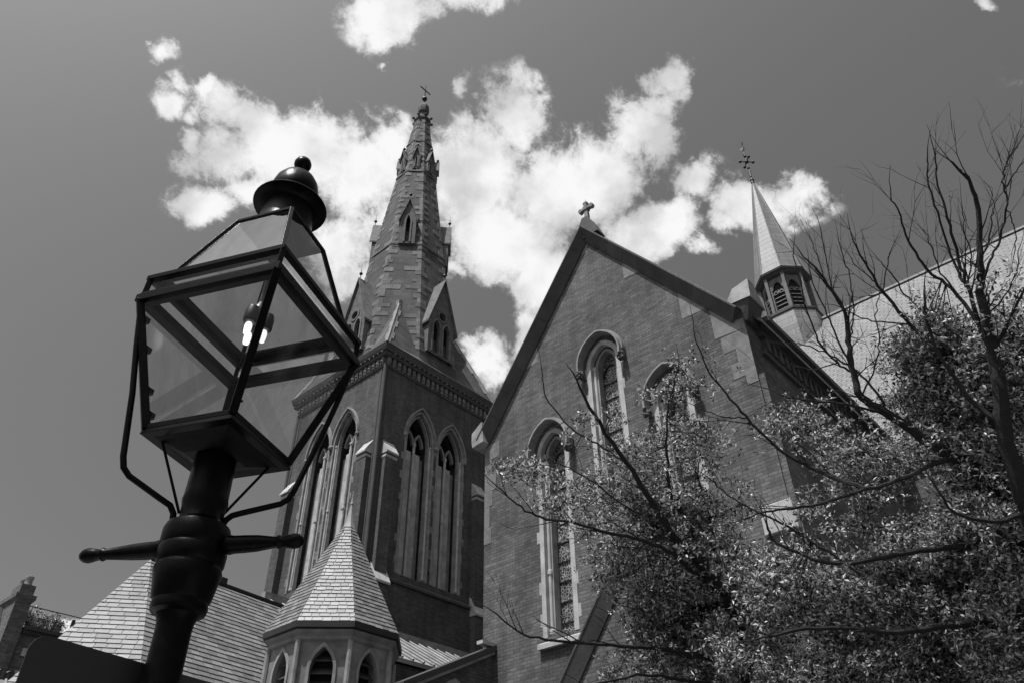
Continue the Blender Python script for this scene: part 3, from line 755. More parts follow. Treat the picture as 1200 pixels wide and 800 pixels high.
# quoins along the arrises
b = MB(); rnd = random.Random(11)
for i in range(8):
    z = 28.2; k = 0
    while z < 52.5:
        h = rnd.uniform(.28, .42); z2 = z+h-.01; long = (k%2 == 0)
        for side in (-1, 1):
            w_ = (.55 if (long == (side > 0)) else .24)*rnd.uniform(.6, 1.5)*(.35+.65*apo(z)/3.5)
            if rnd.random() < .12: w_ *= 1.6
            p = []
            for zz in (z, z2):
                o_ = octo(SX, SY, apo(zz)+.022, zz); c0 = o_[i]; c1 = o_[(i+side)%8]
                d = (c1-c0).normalized(); p += [c0, c0+d*w_]
            cen0, cen1 = V((SX, SY, z)), V((SX, SY, z2))
            inn = [q.lerp(V((SX, SY, q.z)), .04) for q in p]
            b.hull8([p[0], p[1], p[3], p[2]], [inn[0], inn[1], inn[3], inn[2]])
        z += h; k += 1
        if rnd.random() < .25: z += rnd.uniform(.1, .4)
b.build('quoins', M['quoin'], spire)
# string bands
b = MB()
for z, h in ((37.35, .16), (45.6, .1), (49.6, .08)):
    octprism(b, SX, SY, [(apo(z)+.06, z), (apo(z)+.06, z+h), (apo(z+h), z+h+.1)])
b.build_each('string_band', M['quoin'], spire)
def lucarne(fac, z0, zs, zt, hw, face_ap, win, parent, name, iron=.5, two=False):
    """gabled spire light: fac = facing angle"""
    fn0 = frame(SX, SY, fac); fn = lambda u, v, d: fn0(u, v, d-face_ap)
    back = face_ap-apo(zt)+.25
    b = MB(); ww, ws, wr = win
    out_ = [(-hw, z0), (-hw, zs), (0, zt), (hw, zs), (hw, z0)]
    holes_ = [lancet(ww, z0+.12, ws, wr, 6, c)[::-1] for c in ((-ww-.08, ww+.08) if two else (0,))]
    cir = []
    if two:
        cz = ws+wr+.36; cir = [[(.34*math.cos(-2*PI*i/14), cz+.34*math.sin(-2*PI*i/14)) for i in range(14)]]
    wall(b, out_, holes_+cir, fn, .35)
    for s in (-1, 1): b.add([fn(s*hw, z0, 0), fn(s*hw, zs, 0), fn(s*hw, zs, back), fn(s*hw, z0, back)], [(0,1,2,3)])
    o = b.build(name, M['quoin'], parent)
    v_ = MB(); v_.prism([(-hw+.04, z0+.02), (-hw+.04, zs), (0, zt-.1), (hw-.04, zs), (hw-.04, z0+.02)], fn, .36, .4); v_.build('opening', M['void'], o)
    c = MB(); sl_ = (zt-zs)/hw; ov = hw*.16
    for s in (-1, 1):
        e = (s*(hw+ov), zs-ov*sl_)
        c.hull8([fn(e[0], e[1]+.02, -.16), fn(0, zt+.02, -.16), fn(0, zt+.17, -.16), fn(e[0]*1.02, e[1]+.15, -.16)], [fn(e[0], e[1]+.02, back), fn(0, zt+.02, back), fn(0, zt+.17, back), fn(e[0]*1.02, e[1]+.15, back)])
    c.build('lucarne_roof', M['quoin'], o)
    r_ = MB()
    for h_ in holes_:
        hh = h_[::-1]; cc_ = sum(p[0] for p in hh)/len(hh); inn = lancet(ww-.06, z0+.12, ws, wr-.07, 6, cc_); ring(r_, lancet(ww+.05, z0+.12, ws, wr+.06, 6, cc_), inn, fn, -.05, .2)
    if two:
        ring(r_, [(.42*math.cos(2*PI*i/14), cz+.42*math.sin(2*PI*i/14)) for i in range(14)], [(.28*math.cos(2*PI*i/14), cz+.28*math.sin(2*PI*i/14)) for i in range(14)], fn, -.05, .2, True)
    r_.build('lucarne_tracery', M['quoin'], o)
    ir = MB(); tp = fn(0, zt+.1, -.02)
    ir.tube([tp, tp+V((0,0,iron))], .022, 5); ir.ball(tp+V((0,0,iron*.55)), .11 if iron > .3 else .07, 8); ir.tube([tp+V((0,0,iron)), tp+V((0,0,iron*1.5))], .01, 5)
    ir.build('iron_finial', M['iron'], o)
for fac in (0, 90, 180, 270):
    lucarne(fac, 28.3, 30.75, 34.0, 1.0, 3.62, (.31, 30.3, .55), spire, 'lucarne', .8, True)
for fac in (45, 135, 225, 315):
    lucarne(fac, 37.3, 39.5, 41.3, .52, apo(37.5)+.22, (.20, 39.2, .75), spire, 'lucarne', .8)
for i in range(8):
    lucarne(45*i, 46.0, 47.2, 48.2, .25, apo(46)+.06, (.11, 46.95, .45), spire, 'lucarne', .4)
# crown
b = MB(); octprism(b, SX, SY, [(apo(52.9)+.02, 52.9), (apo(53)+.1, 53.05), (apo(53)+.1, 53.2), (.30, 53.3), (.28, 54.1), (.40, 54.3), (.43, 54.6), (.43, 54.9), (.36, 55.15), (.2, 55.4), (.06, 55.6)])
fin = b.build('spire_crown', M['darkstone'], spire)
b = MB()
for i in range(8):
    a = R(22.5+45*i); d = V((math.cos(a), math.sin(a), 0)); c0 = V((SX, SY, 53.2))
    b.tube([c0+d*.4-V((0,0,.4)), c0+d*.62-V((0,0,.1)), c0+d*.72+V((0,0,.03))], [.05, .05, .08], 6); b.ball(c0+d*.76+V((0,0,.06)), .115, 7)
b.build('crockets', M['darkstone'], fin, smooth=False)
b = MB(); b.tube([(SX, SY, 55.4), (SX, SY, 57.95)], .035, 6); b.ball((SX, SY, 56.2), .22, 10); b.bar((SX-.55, SY, 57.35), (SX+.55, SY, 57.35), .07)
b.bar((SX, SY, 56.3), (SX, SY, 58.0), .06); b.build('iron_cross', M['iron'], fin)

# ---- drainpipe between tower and transept ---------------------------
b = MB(); px_, py_ = 28.15, 26.45; HZ = -1.9
b.tube([(px_, py_, 0), (px_, py_, 26)], .1, 8)
b.box((px_-.3, py_-.28, 17.30), (px_+.3, py_+.3, 18.00)); b.hull8([V((px_-.3, py_-.28, 17.30)), V((px_+.3, py_-.28, 17.30)), V((px_+.3, py_+.3, 17.30)), V((px_-.3, py_+.3, 17.30))], [V((px_-.1, py_-.1, 16.80)), V((px_+.1, py_-.1, 16.80)), V((px_+.1, py_+.1, 16.80)), V((px_-.1, py_+.1, 16.80))])
for k in range(5): b.tube([(px_-.28+.14*k, py_-.28, 17.98), (px_-.28+.14*k, py_-.28, 18.35)], [.03, .005], 5)
b.build('drainpipe', M['iron'], church)
b = MB(); b.box((28.0, 26.75, 0), (44, 31, 16)); b.box((28.0, 26.85, 16), (31, 31, 25)); b.build('connecting_wall', M['brick_tower'], church)

# ---- octagonal turret with slate cone --------------------------------
UX, UY = 10.62, 14.76
b = MB(); A0 = 1.25
octprism(b, UX, UY, [(A0-.28, 0), (A0-.28, 6.9)]); 
tur = MB()
for i in range(8):
    fn0 = frame(UX, UY, 45*i); fn = (lambda f: lambda u, v, d: f(u, v, d-A0))(fn0); hw = A0*math.tan(PI/8)
    wall(tur, [(-hw, 0), (-hw, 6.74), (hw, 6.74), (hw, 0)], [lancet(.24, 4.2, 6.06, .46, 8)[::-1]], fn, .26)
turret = tur.build('turret', M['ashlar'], church)
b.build('turret_core', M['void'], turret)
for i in range(8):
    fn0 = frame(UX, UY, 45*i); fn = (lambda f: lambda u, v, d: f(u, v, d-A0))(fn0)
    r_ = MB(); ring(r_, lancet(.30, 4.2, 6.06, .54, 8), lancet(.236, 4.2, 6.06, .455, 8), fn, -.03, .06); 
    o = r_.build('turret_lancet', M['stone'], turret)
    l_ = MB()
    for k in range(9):
        z = 4.25+k*.25; l_.hull8([fn(-.25, z, .08), fn(.25, z, .08), fn(.25, z+.02, .08), fn(-.25, z+.02, .08)], [fn(-.25, z+.14, .25), fn(.25, z+.14, .25), fn(.25, z+.16, .25), fn(-.25, z+.16, .25)])
    l_.build('louvres', M['timber'], o)
b = MB()
for p in octo(UX, UY, A0+.03, 0): b.tube([p, p+V((0,0,6.64))], .06, 8)
b.build_each('angle_shaft', M['stone'], turret)
b = MB(); octprism(b, UX, UY, [(A0+.0, 6.62), (A0+.05, 6.66), (A0+.06, 6.72), (A0+.12, 6.78), (A0+.14, 6.83)]); b.build('turret_cornice', M['ashlar'], turret)
b = MB(); octprism(b, UX, UY, [(A0+.13, 6.835), (A0+.19, 6.86), (A0+.19, 6.98), (A0+.02, 7.0)]); b.build('turret_gutter', M['iron'], turret)
b = MB(); octprism(b, UX, UY, [(A0+.12, 6.99), (.10, 9.72)]); b.build('roof_deck', M['timber'], turret)
b = MB(); lo, hi = octo(UX, UY, A0+.17, 6.98), octo(UX, UY, .1, 9.72)
for i in range(8): slates(b, lo[i], lo[(i+1)%8], hi[(i+1)%8], hi[i], expo=.108, wid=.19, thick=.009, seed=i)
b.build('turret_slates', M['slate'], turret)
b = MB(); octprism(b, UX, UY, [(.16, 9.6), (.09, 9.82), (.03, 10.25), (.02, 10.45)]); b.ball((UX, UY, 10.3), .045, 8); b.tube([(UX, UY, 10.4), (UX, UY, 10.65)], .014, 6)
b.build('turret_finial', M['lead_plain'], turret)

# ---- chapel with apsidal slate roof ----------------------------------
AP = V((7.63, 18.34, 9.0)); ra = R(7.63); rd = V((math.cos(ra), math.sin(ra), 0)); rn_ = V((rd.y, -rd.x, 0))  # rn_ toward -Y
pitch = R(52); Wd = 3.1; drop = Wd*math.tan(pitch); ZB = AP.z-drop
def hipdir(a, r): return V((math.cos(R(a))*r, math.sin(R(a))*r, 0))
rr = Wd/math.cos(PI/8)
pts = [AP+rn_*Wd+rd*0, AP+hipdir(-104.9, rr), AP+hipdir(-149.9, rr), AP+hipdir(150, rr*.78), AP+hipdir(97.6, Wd)]
END = 12.4
low = [V((p.x, p.y, ZB)) for p in pts]
c0 = low[0]+rd*END; c5 = low[4]+rd*END; top1 = AP+rd*END
b = MB(); sub = V((0, 0, -.05))
b.add([AP+sub, top1+sub, c0+sub, low[1]+sub, low[2]+sub, low[3]+sub, low[4]+sub, c5+sub], [(0,1,2,3),(0,3,4),(0,4,5),(0,5,6),(0,6,7,1),(1,7,2)])
chap = b.build('chapel_roof', M['timber'], church)
b = MB(); sm = .001
slates(b, low[1], c0, top1, AP, expo=.152, wid=.27, thick=.010, seed=21)
for i in (1, 2, 3): slates(b, low[i+1], low[i], AP+V((.01, 0, 0)), AP, expo=.152, wid=.27, thick=.010, seed=30+i)
b.build('chapel_slates', M['slate'], chap)
b = MB(); b.bar(AP+V((0,0,.03)), top1+V((0,0,.03)), .10, .07); b.bar(AP+rd*1.85+V((0,0,.1)), AP+rd*2.2+V((0,0,.1)), .1, .2); b.build('ridge_tiles', M['iron'], chap)
b = MB(); base = [p.copy() for p in (low[1], low[2], low[3], low[4], c5, c0)]
cen = (low[1]+c5)/2; ins = [p.lerp(V((cen.x, cen.y, p.z)), .06) for p in base]
vs = [V((p.x, p.y, 0)) for p in ins]+[V((p.x, p.y, ZB+.2)) for p in ins]
b.add(vs, [(i, (i+1)%6, (i+1)%6+6, i+6) for i in range(6)]); b.build('chapel_walls', M['brick'], church)

# ---- lean-to passage against the transept ---------------------------
b = MB(); fl = frame(0, 15.02, '-Y'); xa, xb = 12.9, 15.98
za, zb_ = 6.55, 8.0
wall(b, [(xa, 0), (xb, 0), (xb, zb_), (xa, za)], [lancet(.5, 3.0, 6.0, .75, 8, 14.55)[::-1]], fl, .35)
b.add([(xa, 15.02, 0), (xa, 15.02, za), (xa, 19, za), (xa, 19, 0)], [(0,1,2,3)])
lean = b.build('passage_wall', M['brick_tower'], church)
b = MB(); b.hull8([fl(xa-.12, za-.12, -.16), fl(xb-.003, zb_-.06, -.16), fl(xb-.003, zb_+.09, -.16), fl(xa-.12, za+.03, -.16)], [fl(xa-.12, za-.12, .4), fl(xb-.003, zb_-.06, .4), fl(xb-.003, zb_+.09, .4), fl(xa-.12, za+.03, .4)])
b.build('passage_coping', M['timber'], lean)
b = MB(); b.hull8([fl(xa-.1, za-.2, -.09), fl(xb-.003, zb_-.15, -.09), fl(xb-.003, zb_-.07, -.11), fl(xa-.1, za-.12, -.11)], [fl(xa-.1, za-.2, .1), fl(xb-.003, zb_-.15, .1), fl(xb-.003, zb_-.07, .1), fl(xa-.1, za-.12, .1)])
ring(b, arch(.72, 6.0, .98, 10, 14.55), arch(.58, 6.0, .83, 10, 14.55), fl, -.08, -.002); ring(b, lancet(.49, 3, 6.0, .74, 8, 14.55), lancet(.40, 3, 6.0, .63, 8, 14.55), fl, .02, .2)
b.build('passage_mouldings', M['stone'], lean)
b = MB(); b.prism(lancet(.48, 3, 6, .73, 8, 14.55), fl, .3, .34); b.build('passage_window', M['glass_lead'], lean)
b = MB(); b.box((15.45, 14.88, zb_+.03), (15.99, 15.1, zb_+.12)); b.build('flashing', M['pale'], lean)
# leaded lean-to roof behind it
b = MB(); y1, z1, y0, z0 = 19.6, 9.25, 17.0, 7.75
b.hull8([V((11.5, y0, z0)), V((21, y0, z0)), V((21, y0, z0+.12)), V((11.5, y0, z0+.12))], [V((11.5, y1, z1)), V((21, y1, z1)), V((21, y1, z1+.12)), V((11.5, y1, z1+.12))])
lr = b.build('lead_roof', M['lead_plain'], church)
b = MB()
for i in range(24): x = 11.7+i*.4; b.tube([(x, y0-.02, z0+.15), (x, y1, z1+.15)], .035, 6)
b.bar((11.5, y1, z1+.2), (21, y1, z1+.2), .2, .2); b.build('lead_rolls', M['stone'], lr)
b = MB(); b.box((11.5, y0+.1, 0), (20.2, y1, z0-.02)); b.build('passage_body', M['brick_tower'], church)

# ---- small porch gable in front of the transept ----------------------
b = MB(); fp = frame(14.2, 9.2, '-X'); pz = 8.75; ph = 3.6
wall(b, [(-ph, 0), (-ph, pz-ph*slope), (0, pz), (ph, pz-ph*slope), (ph, 0)], [lancet(.8, 0.1, 2.6, 1.1, 8, 0)[::-1]], fp, .4)
for s in (-1, 1): b.add([fp(s*ph, 0, 0), fp(s*ph, pz-ph*slope, 0), fp(s*ph, pz-ph*slope, 1.79), fp(s*ph, 0, 1.79)], [(0,1,2,3)])
porch = b.build('porch', M['brick'], church)
b = MB(); b.prism(lancet(.79, .1, 2.6, 1.09, 8), fp, .35, .4); b.build('porch_door', M['timber'], porch)
b = MB()
for s in (-1, 1):
    a_ = V((s*(ph+.1), pz-(ph+.1)*slope+.05)); c_ = V((0, pz+.05)); n = 8
    for i in range(n):
        p0_, p1_ = a_.lerp(c_, i/n), a_.lerp(c_, (i+.985)/n if i < n-1 else 1); coping(b, fp, p0_, p1_, t=.12, over=.2, back=.3)
b.build('porch_coping', M['darkstone'], porch)
b = MB()
for s in (-1, 1):
    b.hull8([fp(s*ph, pz-ph*slope-.12, .3), fp(0, pz-.12, .3), fp(0, pz, .3), fp(s*ph, pz-ph*slope, .3)], [fp(s*ph, pz-ph*slope-.12, 1.79), fp(0, pz-.12, 1.79), fp(0, pz, 1.79), fp(s*ph, pz-ph*slope, 1.79)])
b.build('porch_roof', M['slate_far'], porch)

# ================================================================== townhouse far left
house = thing('townhouse', 'banded brick townhouse with tall chimney and roof deck, behind the sign at lower left', 'house')
HX, HY, HZt = 10.7, 36.3, 12.0
def hq(u, v, z): return V((HX+u, HY+v, z))
b = MB(); b.box((HX, HY, 0), (HX+12, HY+9, HZt)); b.build('brick_walls', brickmat('townhouse brick', .12, .09, var=.3), house)
b = MB()
for z in (11.35, 10.5, 9.65): b.box((HX+.35, HY-.05, z-.3), (HX+12, HY+.02, z))
b.build_each('stone_band', M['pale'], house)
b = MB(); b.box((HX+.1, HY-.3, HZt), (HX+12.1, HY+9.1, HZt+.14)); b.box((HX+.1, HY-.18, HZt-.14), (HX+12.1, HY-.002, HZt)); b.build('parapet', M['timber'], house)
rl = MB()
for i in range(9): rl.bar(hq(.2+i*1.05, .1, HZt+.14), hq(.2+i*1.05, .1, HZt+1.0), .02)
rl.bar(hq(.1, .1, HZt+1.0), hq(9.6, .1, HZt+1.0), .03); rl.bar(hq(.1, .1, HZt+.6), hq(9.6, .1, HZt+.6), .012); rl.bar(hq(1.95, .1, HZt+.14), hq(1.95, .1, HZt+.85), .12)
rl.build('deck_railing', M['iron'], house)
ch = MB(); ch.box((10.12, 36.15, 6), (10.72, 38.1, 13.0)); ch.hull8([V(p) for p in ((10.12,36.15,13.0),(10.72,36.15,13.0),(10.72,38.1,13.0),(10.12,38.1,13.0))], [V(p) for p in ((10.02,36.05,13.15),(10.82,36.05,13.15),(10.82,38.2,13.15),(10.02,38.2,13.15))])
ch.box((10.02, 36.05, 13.15), (10.82, 38.2, 13.32)); ch.box((10.14, 36.2, 13.32), (10.7, 37.2, 13.75))
cho = ch.build('chimney', brickmat('chimney brick', .14, .1, var=.25), house)
for (x, y, z) in ((10.42, 36.45, 13.75), (10.42, 36.95, 13.75)):
    b = MB(); b.lathe([(.17, 0), (.14, .25), (.17, .3), (.17, .38), (.12, .4)], (x, y, z), 12); b.build('chimney_pot', M['stone'], cho)
b = MB(); b.hull8([V(p) for p in ((5.0,36.2,10.9),(10.1,36.2,10.9),(10.1,44,10.9),(5.0,44,10.9))], [V(p) for p in ((5.0,37.4,13.0),(10.1,37.4,13.0),(10.1,43,13.0),(5.0,43,13.0))]); b.build('mansard_roof', M['timber'], house)
b = MB(); b.box((5.0, 36.2, 0), (10.1, 44, 10.9)); b.build('side_walls', M['brick_tower'], house)
b = MB(); b.box((6.5, 34.6, 0), (10.6, 36.15, 9.1)); b.build('bay_window', M['louvre'], house)
b = MB(); b.hull8([V(p) for p in ((6.3,34.4,9.1),(10.8,34.4,9.1),(10.8,36.15,9.1),(6.3,36.15,9.1))], [V(p) for p in ((6.6,34.9,9.75),(10.5,34.9,9.75),(10.5,36.1,9.75),(6.6,36.1,9.75))]); b.build('bay_roof', M['lead_plain'], house)
b = MB()
for k in range(12): b.tube([(6.5+k*.36, 34.45, 9.15), (6.7+k*.34, 34.92, 9.8)], .045, 5)
b.build('roof_rolls', M['pale'], house)
b = MB()
for k in range(9):
    x = 8.0+k*.34; b.tube([(x, 35.6, 9.75), (x, 35.6, 10.35)], .025, 5)
    b.tube([(x+.17*math.cos(a), 35.6, 10.1+.16*math.sin(a)) for a in [2*PI*j/10 for j in range(11)]], .022, 5)
b.bar((7.8, 35.6, 9.85), (10.9, 35.6, 9.85), .05); b.build('iron_cresting', M['iron'], house)
# roof garden
def leaf_quads(rn, c, size, verts, faces, nleaf=6, spread=1.0):
    ax = V((rn.gauss(0, 1), rn.gauss(0, 1), rn.gauss(0, 1)+.6)).normalized()
    x = ax.orthogonal().normalized(); y = ax.cross(x)
    for k in range(nleaf):
        a = 2*PI*(k+rn.random()*.7)/nleaf; r = x*math.cos(a)+y*math.sin(a)
        d = (r*rn.uniform(.7, 1)+ax*rn.uniform(-.2, .7)).normalized(); s = d.cross(ax).normalized(); L_ = size*rn.uniform(.6, 1.3); w_ = L_*rn.uniform(.13, .24)
        bend = ax*(-L_*rn.uniform(0, .25)); p = c+r*size*.12*spread
        b0 = len(verts)
        verts += [tuple(p), tuple(p+d*L_*.5+s*w_+ax*.08*L_), tuple(p+d*L_+bend), tuple(p+d*L_*.5-s*w_+ax*.08*L_)]
        faces += [(b0, b0+1, b0+2), (b0, b0+2, b0+3)]
def leafobj(name, verts, faces, mat, parent):
    me = bpy.data.meshes.new(name); me.from_pydata(verts, [], faces); me.materials.append(mat)
    o = bpy.data.objects.new(name, me); C.objects.link(o); o.parent = parent; return o
rn = random.Random(5)
for i, (u, sz, lab) in enumerate(((.45, .34, 'round bushy potted plant beside the chimney on the roof deck'), (1.0, .28, 'loose potted plant on the roof deck, between the bushy one and the far railing end'), (1.5, .22, 'smallest potted plant on the roof deck, farthest from the chimney'))):
    t_ = thing('potted_plant', lab, 'plant', hq(u, .5, HZt+.14), 'potted plants on the roof deck')
    bb = MB(); bb.lathe([(.14, 0), (.19, .3), (.21, .32), (.21, .36), (.17, .36)], (0,0,0), 12); bb.build('pot', M['stone'], t_)
    vs, fs = [], []
    for k in range(130):
        c = V((rn.gauss(0, sz*.6), rn.gauss(0, sz*.6), .5+rn.gauss(0, sz*.55))); leaf_quads(rn, c, .13, vs, fs, 4)
    leafobj('foliage', vs, fs, M['leaf'], t_)
    bb = MB(); bb.tube([(0,0,.3), (0,0,.7)], .025, 5); bb.build('stem', M['bark'], t_)

# ================================================================== street lamp
LP = V((1.03673128, 2.20980113, 2.91148333))
LR = Matrix(((.91661, -.39863, .0303), (.39943, .91635, -.02769), (-.01673, .03749, .99916)))
lamp = thing('street_lamp', 'tall black iron gas lamp with tilted glass lantern, cross bar and round finial', 'street lamp', (LP.x, LP.y, .13))
LB = Matrix.Translation(-V((LP.x, LP.y, .13)))
def LW(x, y, z): return LP+LR@V((x, y, z))-V((LP.x, LP.y, .13))
cor = [(-1,-1), (-1,1), (1,1), (1,-1)]
A_, H1, H2, B_, T_, H3 = .276, .474, .582, .1617, .1207, .974
def qd(s, z): return [LW(i*s, j*s, z) for i, j in cor]
def upv(): return LR@V((0,0,1))
# post, vertical
zl = LP.z-.13
b = MB(); prof = [(.21, 0), (.21, .12), (.17, .16), (.16, .7), (.12, .78), (.115, .9), (.075, 1.0), (.058, 1.1), (.052, 1.6), (.0495, zl-.60), (.051, zl-.575), (.056, zl-.56), (.06, zl-.552), (.076, zl-.545), (.08, zl-.53), (.077, zl-.515), (.083, zl-.505), (.092, zl-.455), (.098, zl-.425), (.092, zl-.41), (.098, zl-.40), (.1, zl-.365), (.096, zl-.355), (.1, zl-.345), (.1, zl-.305), (.094, zl-.287), (.07, zl-.272), (.064, zl-.262), (.066, zl-.22), (.070, zl-.2), (.067, zl-.185), (.064, zl-.03), (.06, zl-.012)]
b.lathe(prof, (0,0,0), 28); post = b.build('post', M['paint'], lamp)
b = MB(); bz = zl-.346
for (dx, dy) in ((-.195, .306), (.191, -.269)):
    d = V((dx, dy, 0)); Lc = d.length; d.normalize(); o_ = V((0, 0, bz))
    ps = [(.07, .022), (.10, .026), (.112, .03), (.125, .027), (.16, .0265), (.2, .0245), (Lc-.075, .0165), (Lc-.065, .021), (Lc-.055, .0165), (Lc-.04, .019), (Lc-.018, .0235), (Lc-.004, .0205), (Lc+.008, .012), (Lc+.012, .003)]
    b.tube([o_+d*s for s, r in ps], [r for s, r in ps], 16)
b.build_each('ladder_bar', M['paint'], lamp)
# lantern frame
b = MB(); top, bot = qd(A_, H1), qd(B_, 0)
for i in range(4):
    b.bar(bot[i], top[i], .026, .026, up=LR@V((cor[i][0], cor[i][1], 0)))
    j = (i+1)%4
    b.bar(bot[i]+upv()*.004, bot[j]+upv()*.004, .016, .02, up=upv())
frm = b.build('lantern_frame', M['paint'], lamp, bevel=.002)
b = MB()
def sqframe(mb, so_, si, z0, z1):
    o0_, i0_, o1_, i1_ = qd(so_, z0), qd(si, z0), qd(so_, z1), qd(si, z1)
    for i in range(4):
        j = (i+1)%4; mb.hull8([o0_[i], o0_[j], i0_[j], i0_[i]], [o1_[i], o1_[j], i1_[j], i1_[i]])
sqframe(b, A_+.012, A_-.032, H1-.012, H1+.018); sqframe(b, A_+.006, A_-.014, H1+.018, H1+.03)
sqframe(b, A_+.006, A_-.02, H2-.018, H2+.002)
for i in range(4):
    b.bar(qd(A_-.004, H1)[i], qd(A_-.004, H2)[i], .018, .018, up=LR@V((cor[i][0], cor[i][1], 0)))
b.build('lantern_rim', M['paint'], lamp, bevel=.002)
b = MB(); S0 = .238; rb, rt_ = qd(S0, H2+.004), qd(T_, H3)
for i in range(4): b.bar(rb[i], rt_[i], .016, .016, up=LR@V((cor[i][0], cor[i][1], .6)))
sqframe(b, S0+.02, S0-.012, H2+.0, H2+.014)
for i in range(4): b.bar(rt_[i], rt_[(i+1)%4], .014, .014, up=upv())
b.hull8(qd(T_+.004, H3), qd(T_-.02, H3+.008))
b.build('lantern_roof_frame', M['paint'], lamp, bevel=.002)
def pane(name, q, parent, inset=.006, th=.003):
    cen = sum(q, V())/4; q = [p.lerp(cen, .02) for p in q]; n_ = (q[1]-q[0]).cross(q[3]-q[0]).normalized()
    bb = MB(); bb.add(q, [(0,1,2,3)]); return bb.build(name, M['glass'], parent)
for i in range(4):
    j = (i+1)%4
    pane('glass_pane', [qd(B_, .012)[i], qd(B_, .012)[j], qd(A_-.002, H1-.01)[j], qd(A_-.002, H1-.01)[i]], lamp)
    pane('glass_pane', [qd(A_-.004, H1+.02)[i], qd(A_-.004, H1+.02)[j], qd(A_-.006, H2-.02)[j], qd(A_-.006, H2-.02)[i]], lamp)
    pane('glass_pane', [qd(S0, H2+.008)[i], qd(S0, H2+.008)[j], rt_[j], rt_[i]], lamp)
# base pan
b = MB(); b.hull8(qd(B_+.006, 0), qd(B_+.01, -.022)); b.hull8(qd(B_-.02, -.022), qd(.07, -.05)); b.build('base_pan', M['paint'], lamp, bevel=.002)
# cap
b = MB(); TL = lambda p: LW(p.x, p.y, p.z)
capprof = [(.118, H3), (.115, H3+.03), (.108, H3+.06), (.104, 1.09), (.106, 1.118), (.12, 1.132), (.149, 1.137), (.1515, 1.142), (.148, 1.148), (.125, 1.162), (.112, 1.178), (.102, 1.19), (.097, 1.197), (.098, 1.206), (.1, 1.212), (.099, 1.245), (.09, 1.285), (.072, 1.318), (.046, 1.345), (.026, 1.36), (.017, 1.37), (.016, 1.378), (.022, 1.384), (.032, 1.396), (.037, 1.412), (.037, 1.424), (.031, 1.44), (.019, 1.451), (.003, 1.455)]
b.lathe(capprof, (0,0,0), 40, T=TL); b.build('ventilator_cap', M['paint'], lamp)
# side rods
for sgn, pts_ in ((1, [(.385, .468), (.345, .285), (.304, .112), (.262, -.11), (.25, -.145), (.227, -.168), (.12, -.218), (.088, -.232), (.072, -.255), (.066, -.29), (.066, -.33)]),
                  (-1, [(.385, .468), (.350, .28), (.317, .118), (.268, -.09), (.256, -.125), (.235, -.147), (.12, -.208), (.096, -.222), (.082, -.24), (.074, -.265), (.072, -.33)])):
    b = MB(); b.tube([LW(-sgn*a/2**.5, sgn*a/2**.5, z) for a, z in pts_], .0098, 10); b.build('side_rod', M['paint'], lamp)
b = MB()
for i in (1, 3):
    x, y = cor[i]; b.tube([LW(x*.12, y*.12, -.03), LW(x*.04, y*.04, -.25)], .0045, 6)
b.build_each('stay_rod', M['paint'], lamp)
# burner with mantles
b = MB(); b.tube([LW(0, 0, H3-.06), LW(0, 0, .60)], .012, 8); b.lathe([(.010, .62), (.02, .60), (.03, .58), (.03, .56), (.015, .55)], (0,0,0), 14, T=TL)
for k in range(3):
    a = R(-55+120*k); x, y = .036*math.cos(a), .036*math.sin(a)
    b.lathe([(.010, .575), (.022, .565), (.026, .545), (.026, .505), (.021, .495)], (x, y, 0), 12, T=TL)
bur = b.build('burner', M['brass'], lamp)
for k in range(3):
    a = R(-55+120*k); x, y = .036*math.cos(a), .036*math.sin(a)
    b = MB(); b.lathe([(.010, .494), (.013, .486), (.014, .473), (.013, .46), (.011, .445), (.002, .441)], (x, y, 0), 12, T=TL); b.build('mantle', M['mantle'], bur)
b = MB()
for s in (.12, .3, .62, .86):
    p = qd(B_, 0)[1].lerp(qd(A_, H1)[1], s); dr = LR@V((1, -.15, 0)); b.bar(p, p+dr*.035, .012, .02, up=upv())
p = qd(B_, 0)[0].lerp(qd(A_, H1)[0], .08); b.bar(p, p+LR@V((.1, -.5, 0))*.04, .006)
b.build_each('door_catch', M['paint'], lamp)

# ================================================================== blank back of a street sign on the post
sg = thing('street_sign', 'plain dark back of a rectangular metal sign clamped to the lamp post', 'sign', (LP.x, LP.y, 1.6))
az = R(11.24); sd = V((math.cos(az), math.sin(az), 0)); sn = V((-sd.y, sd.x, 0))   # sn away from camera
zt_ = 2.232-1.6; x0_, x1_, z0_ = -.352, .42, zt_-.62; rc = .045
out2 = []
for cx_, cz_, a0_ in ((x0_+rc, zt_-rc, 90), (x0_+rc, z0_+rc, 180), (x1_-rc, z0_+rc, 270), (x1_-rc, zt_-rc, 0)):
    for k in range(7): a = R(a0_+15*k); out2.append((cx_+rc*math.cos(a), cz_+rc*math.sin(a)))
b = MB(); b.prism(out2, lambda u, v, d: sd*u+sn*d+V((0,0,v)), .056, .0595); b.build('panel', M['signback'], sg)
b = MB()
for zz in (zt_-.12, zt_-.5):
    b.tube([sd*.058*math.cos(a)+sn*.058*math.sin(a)+V((0,0,zz)) for a in [2*PI*k/20 for k in range(21)]], .006, 5)
b.build_each('clamp', M['iron'], sg)

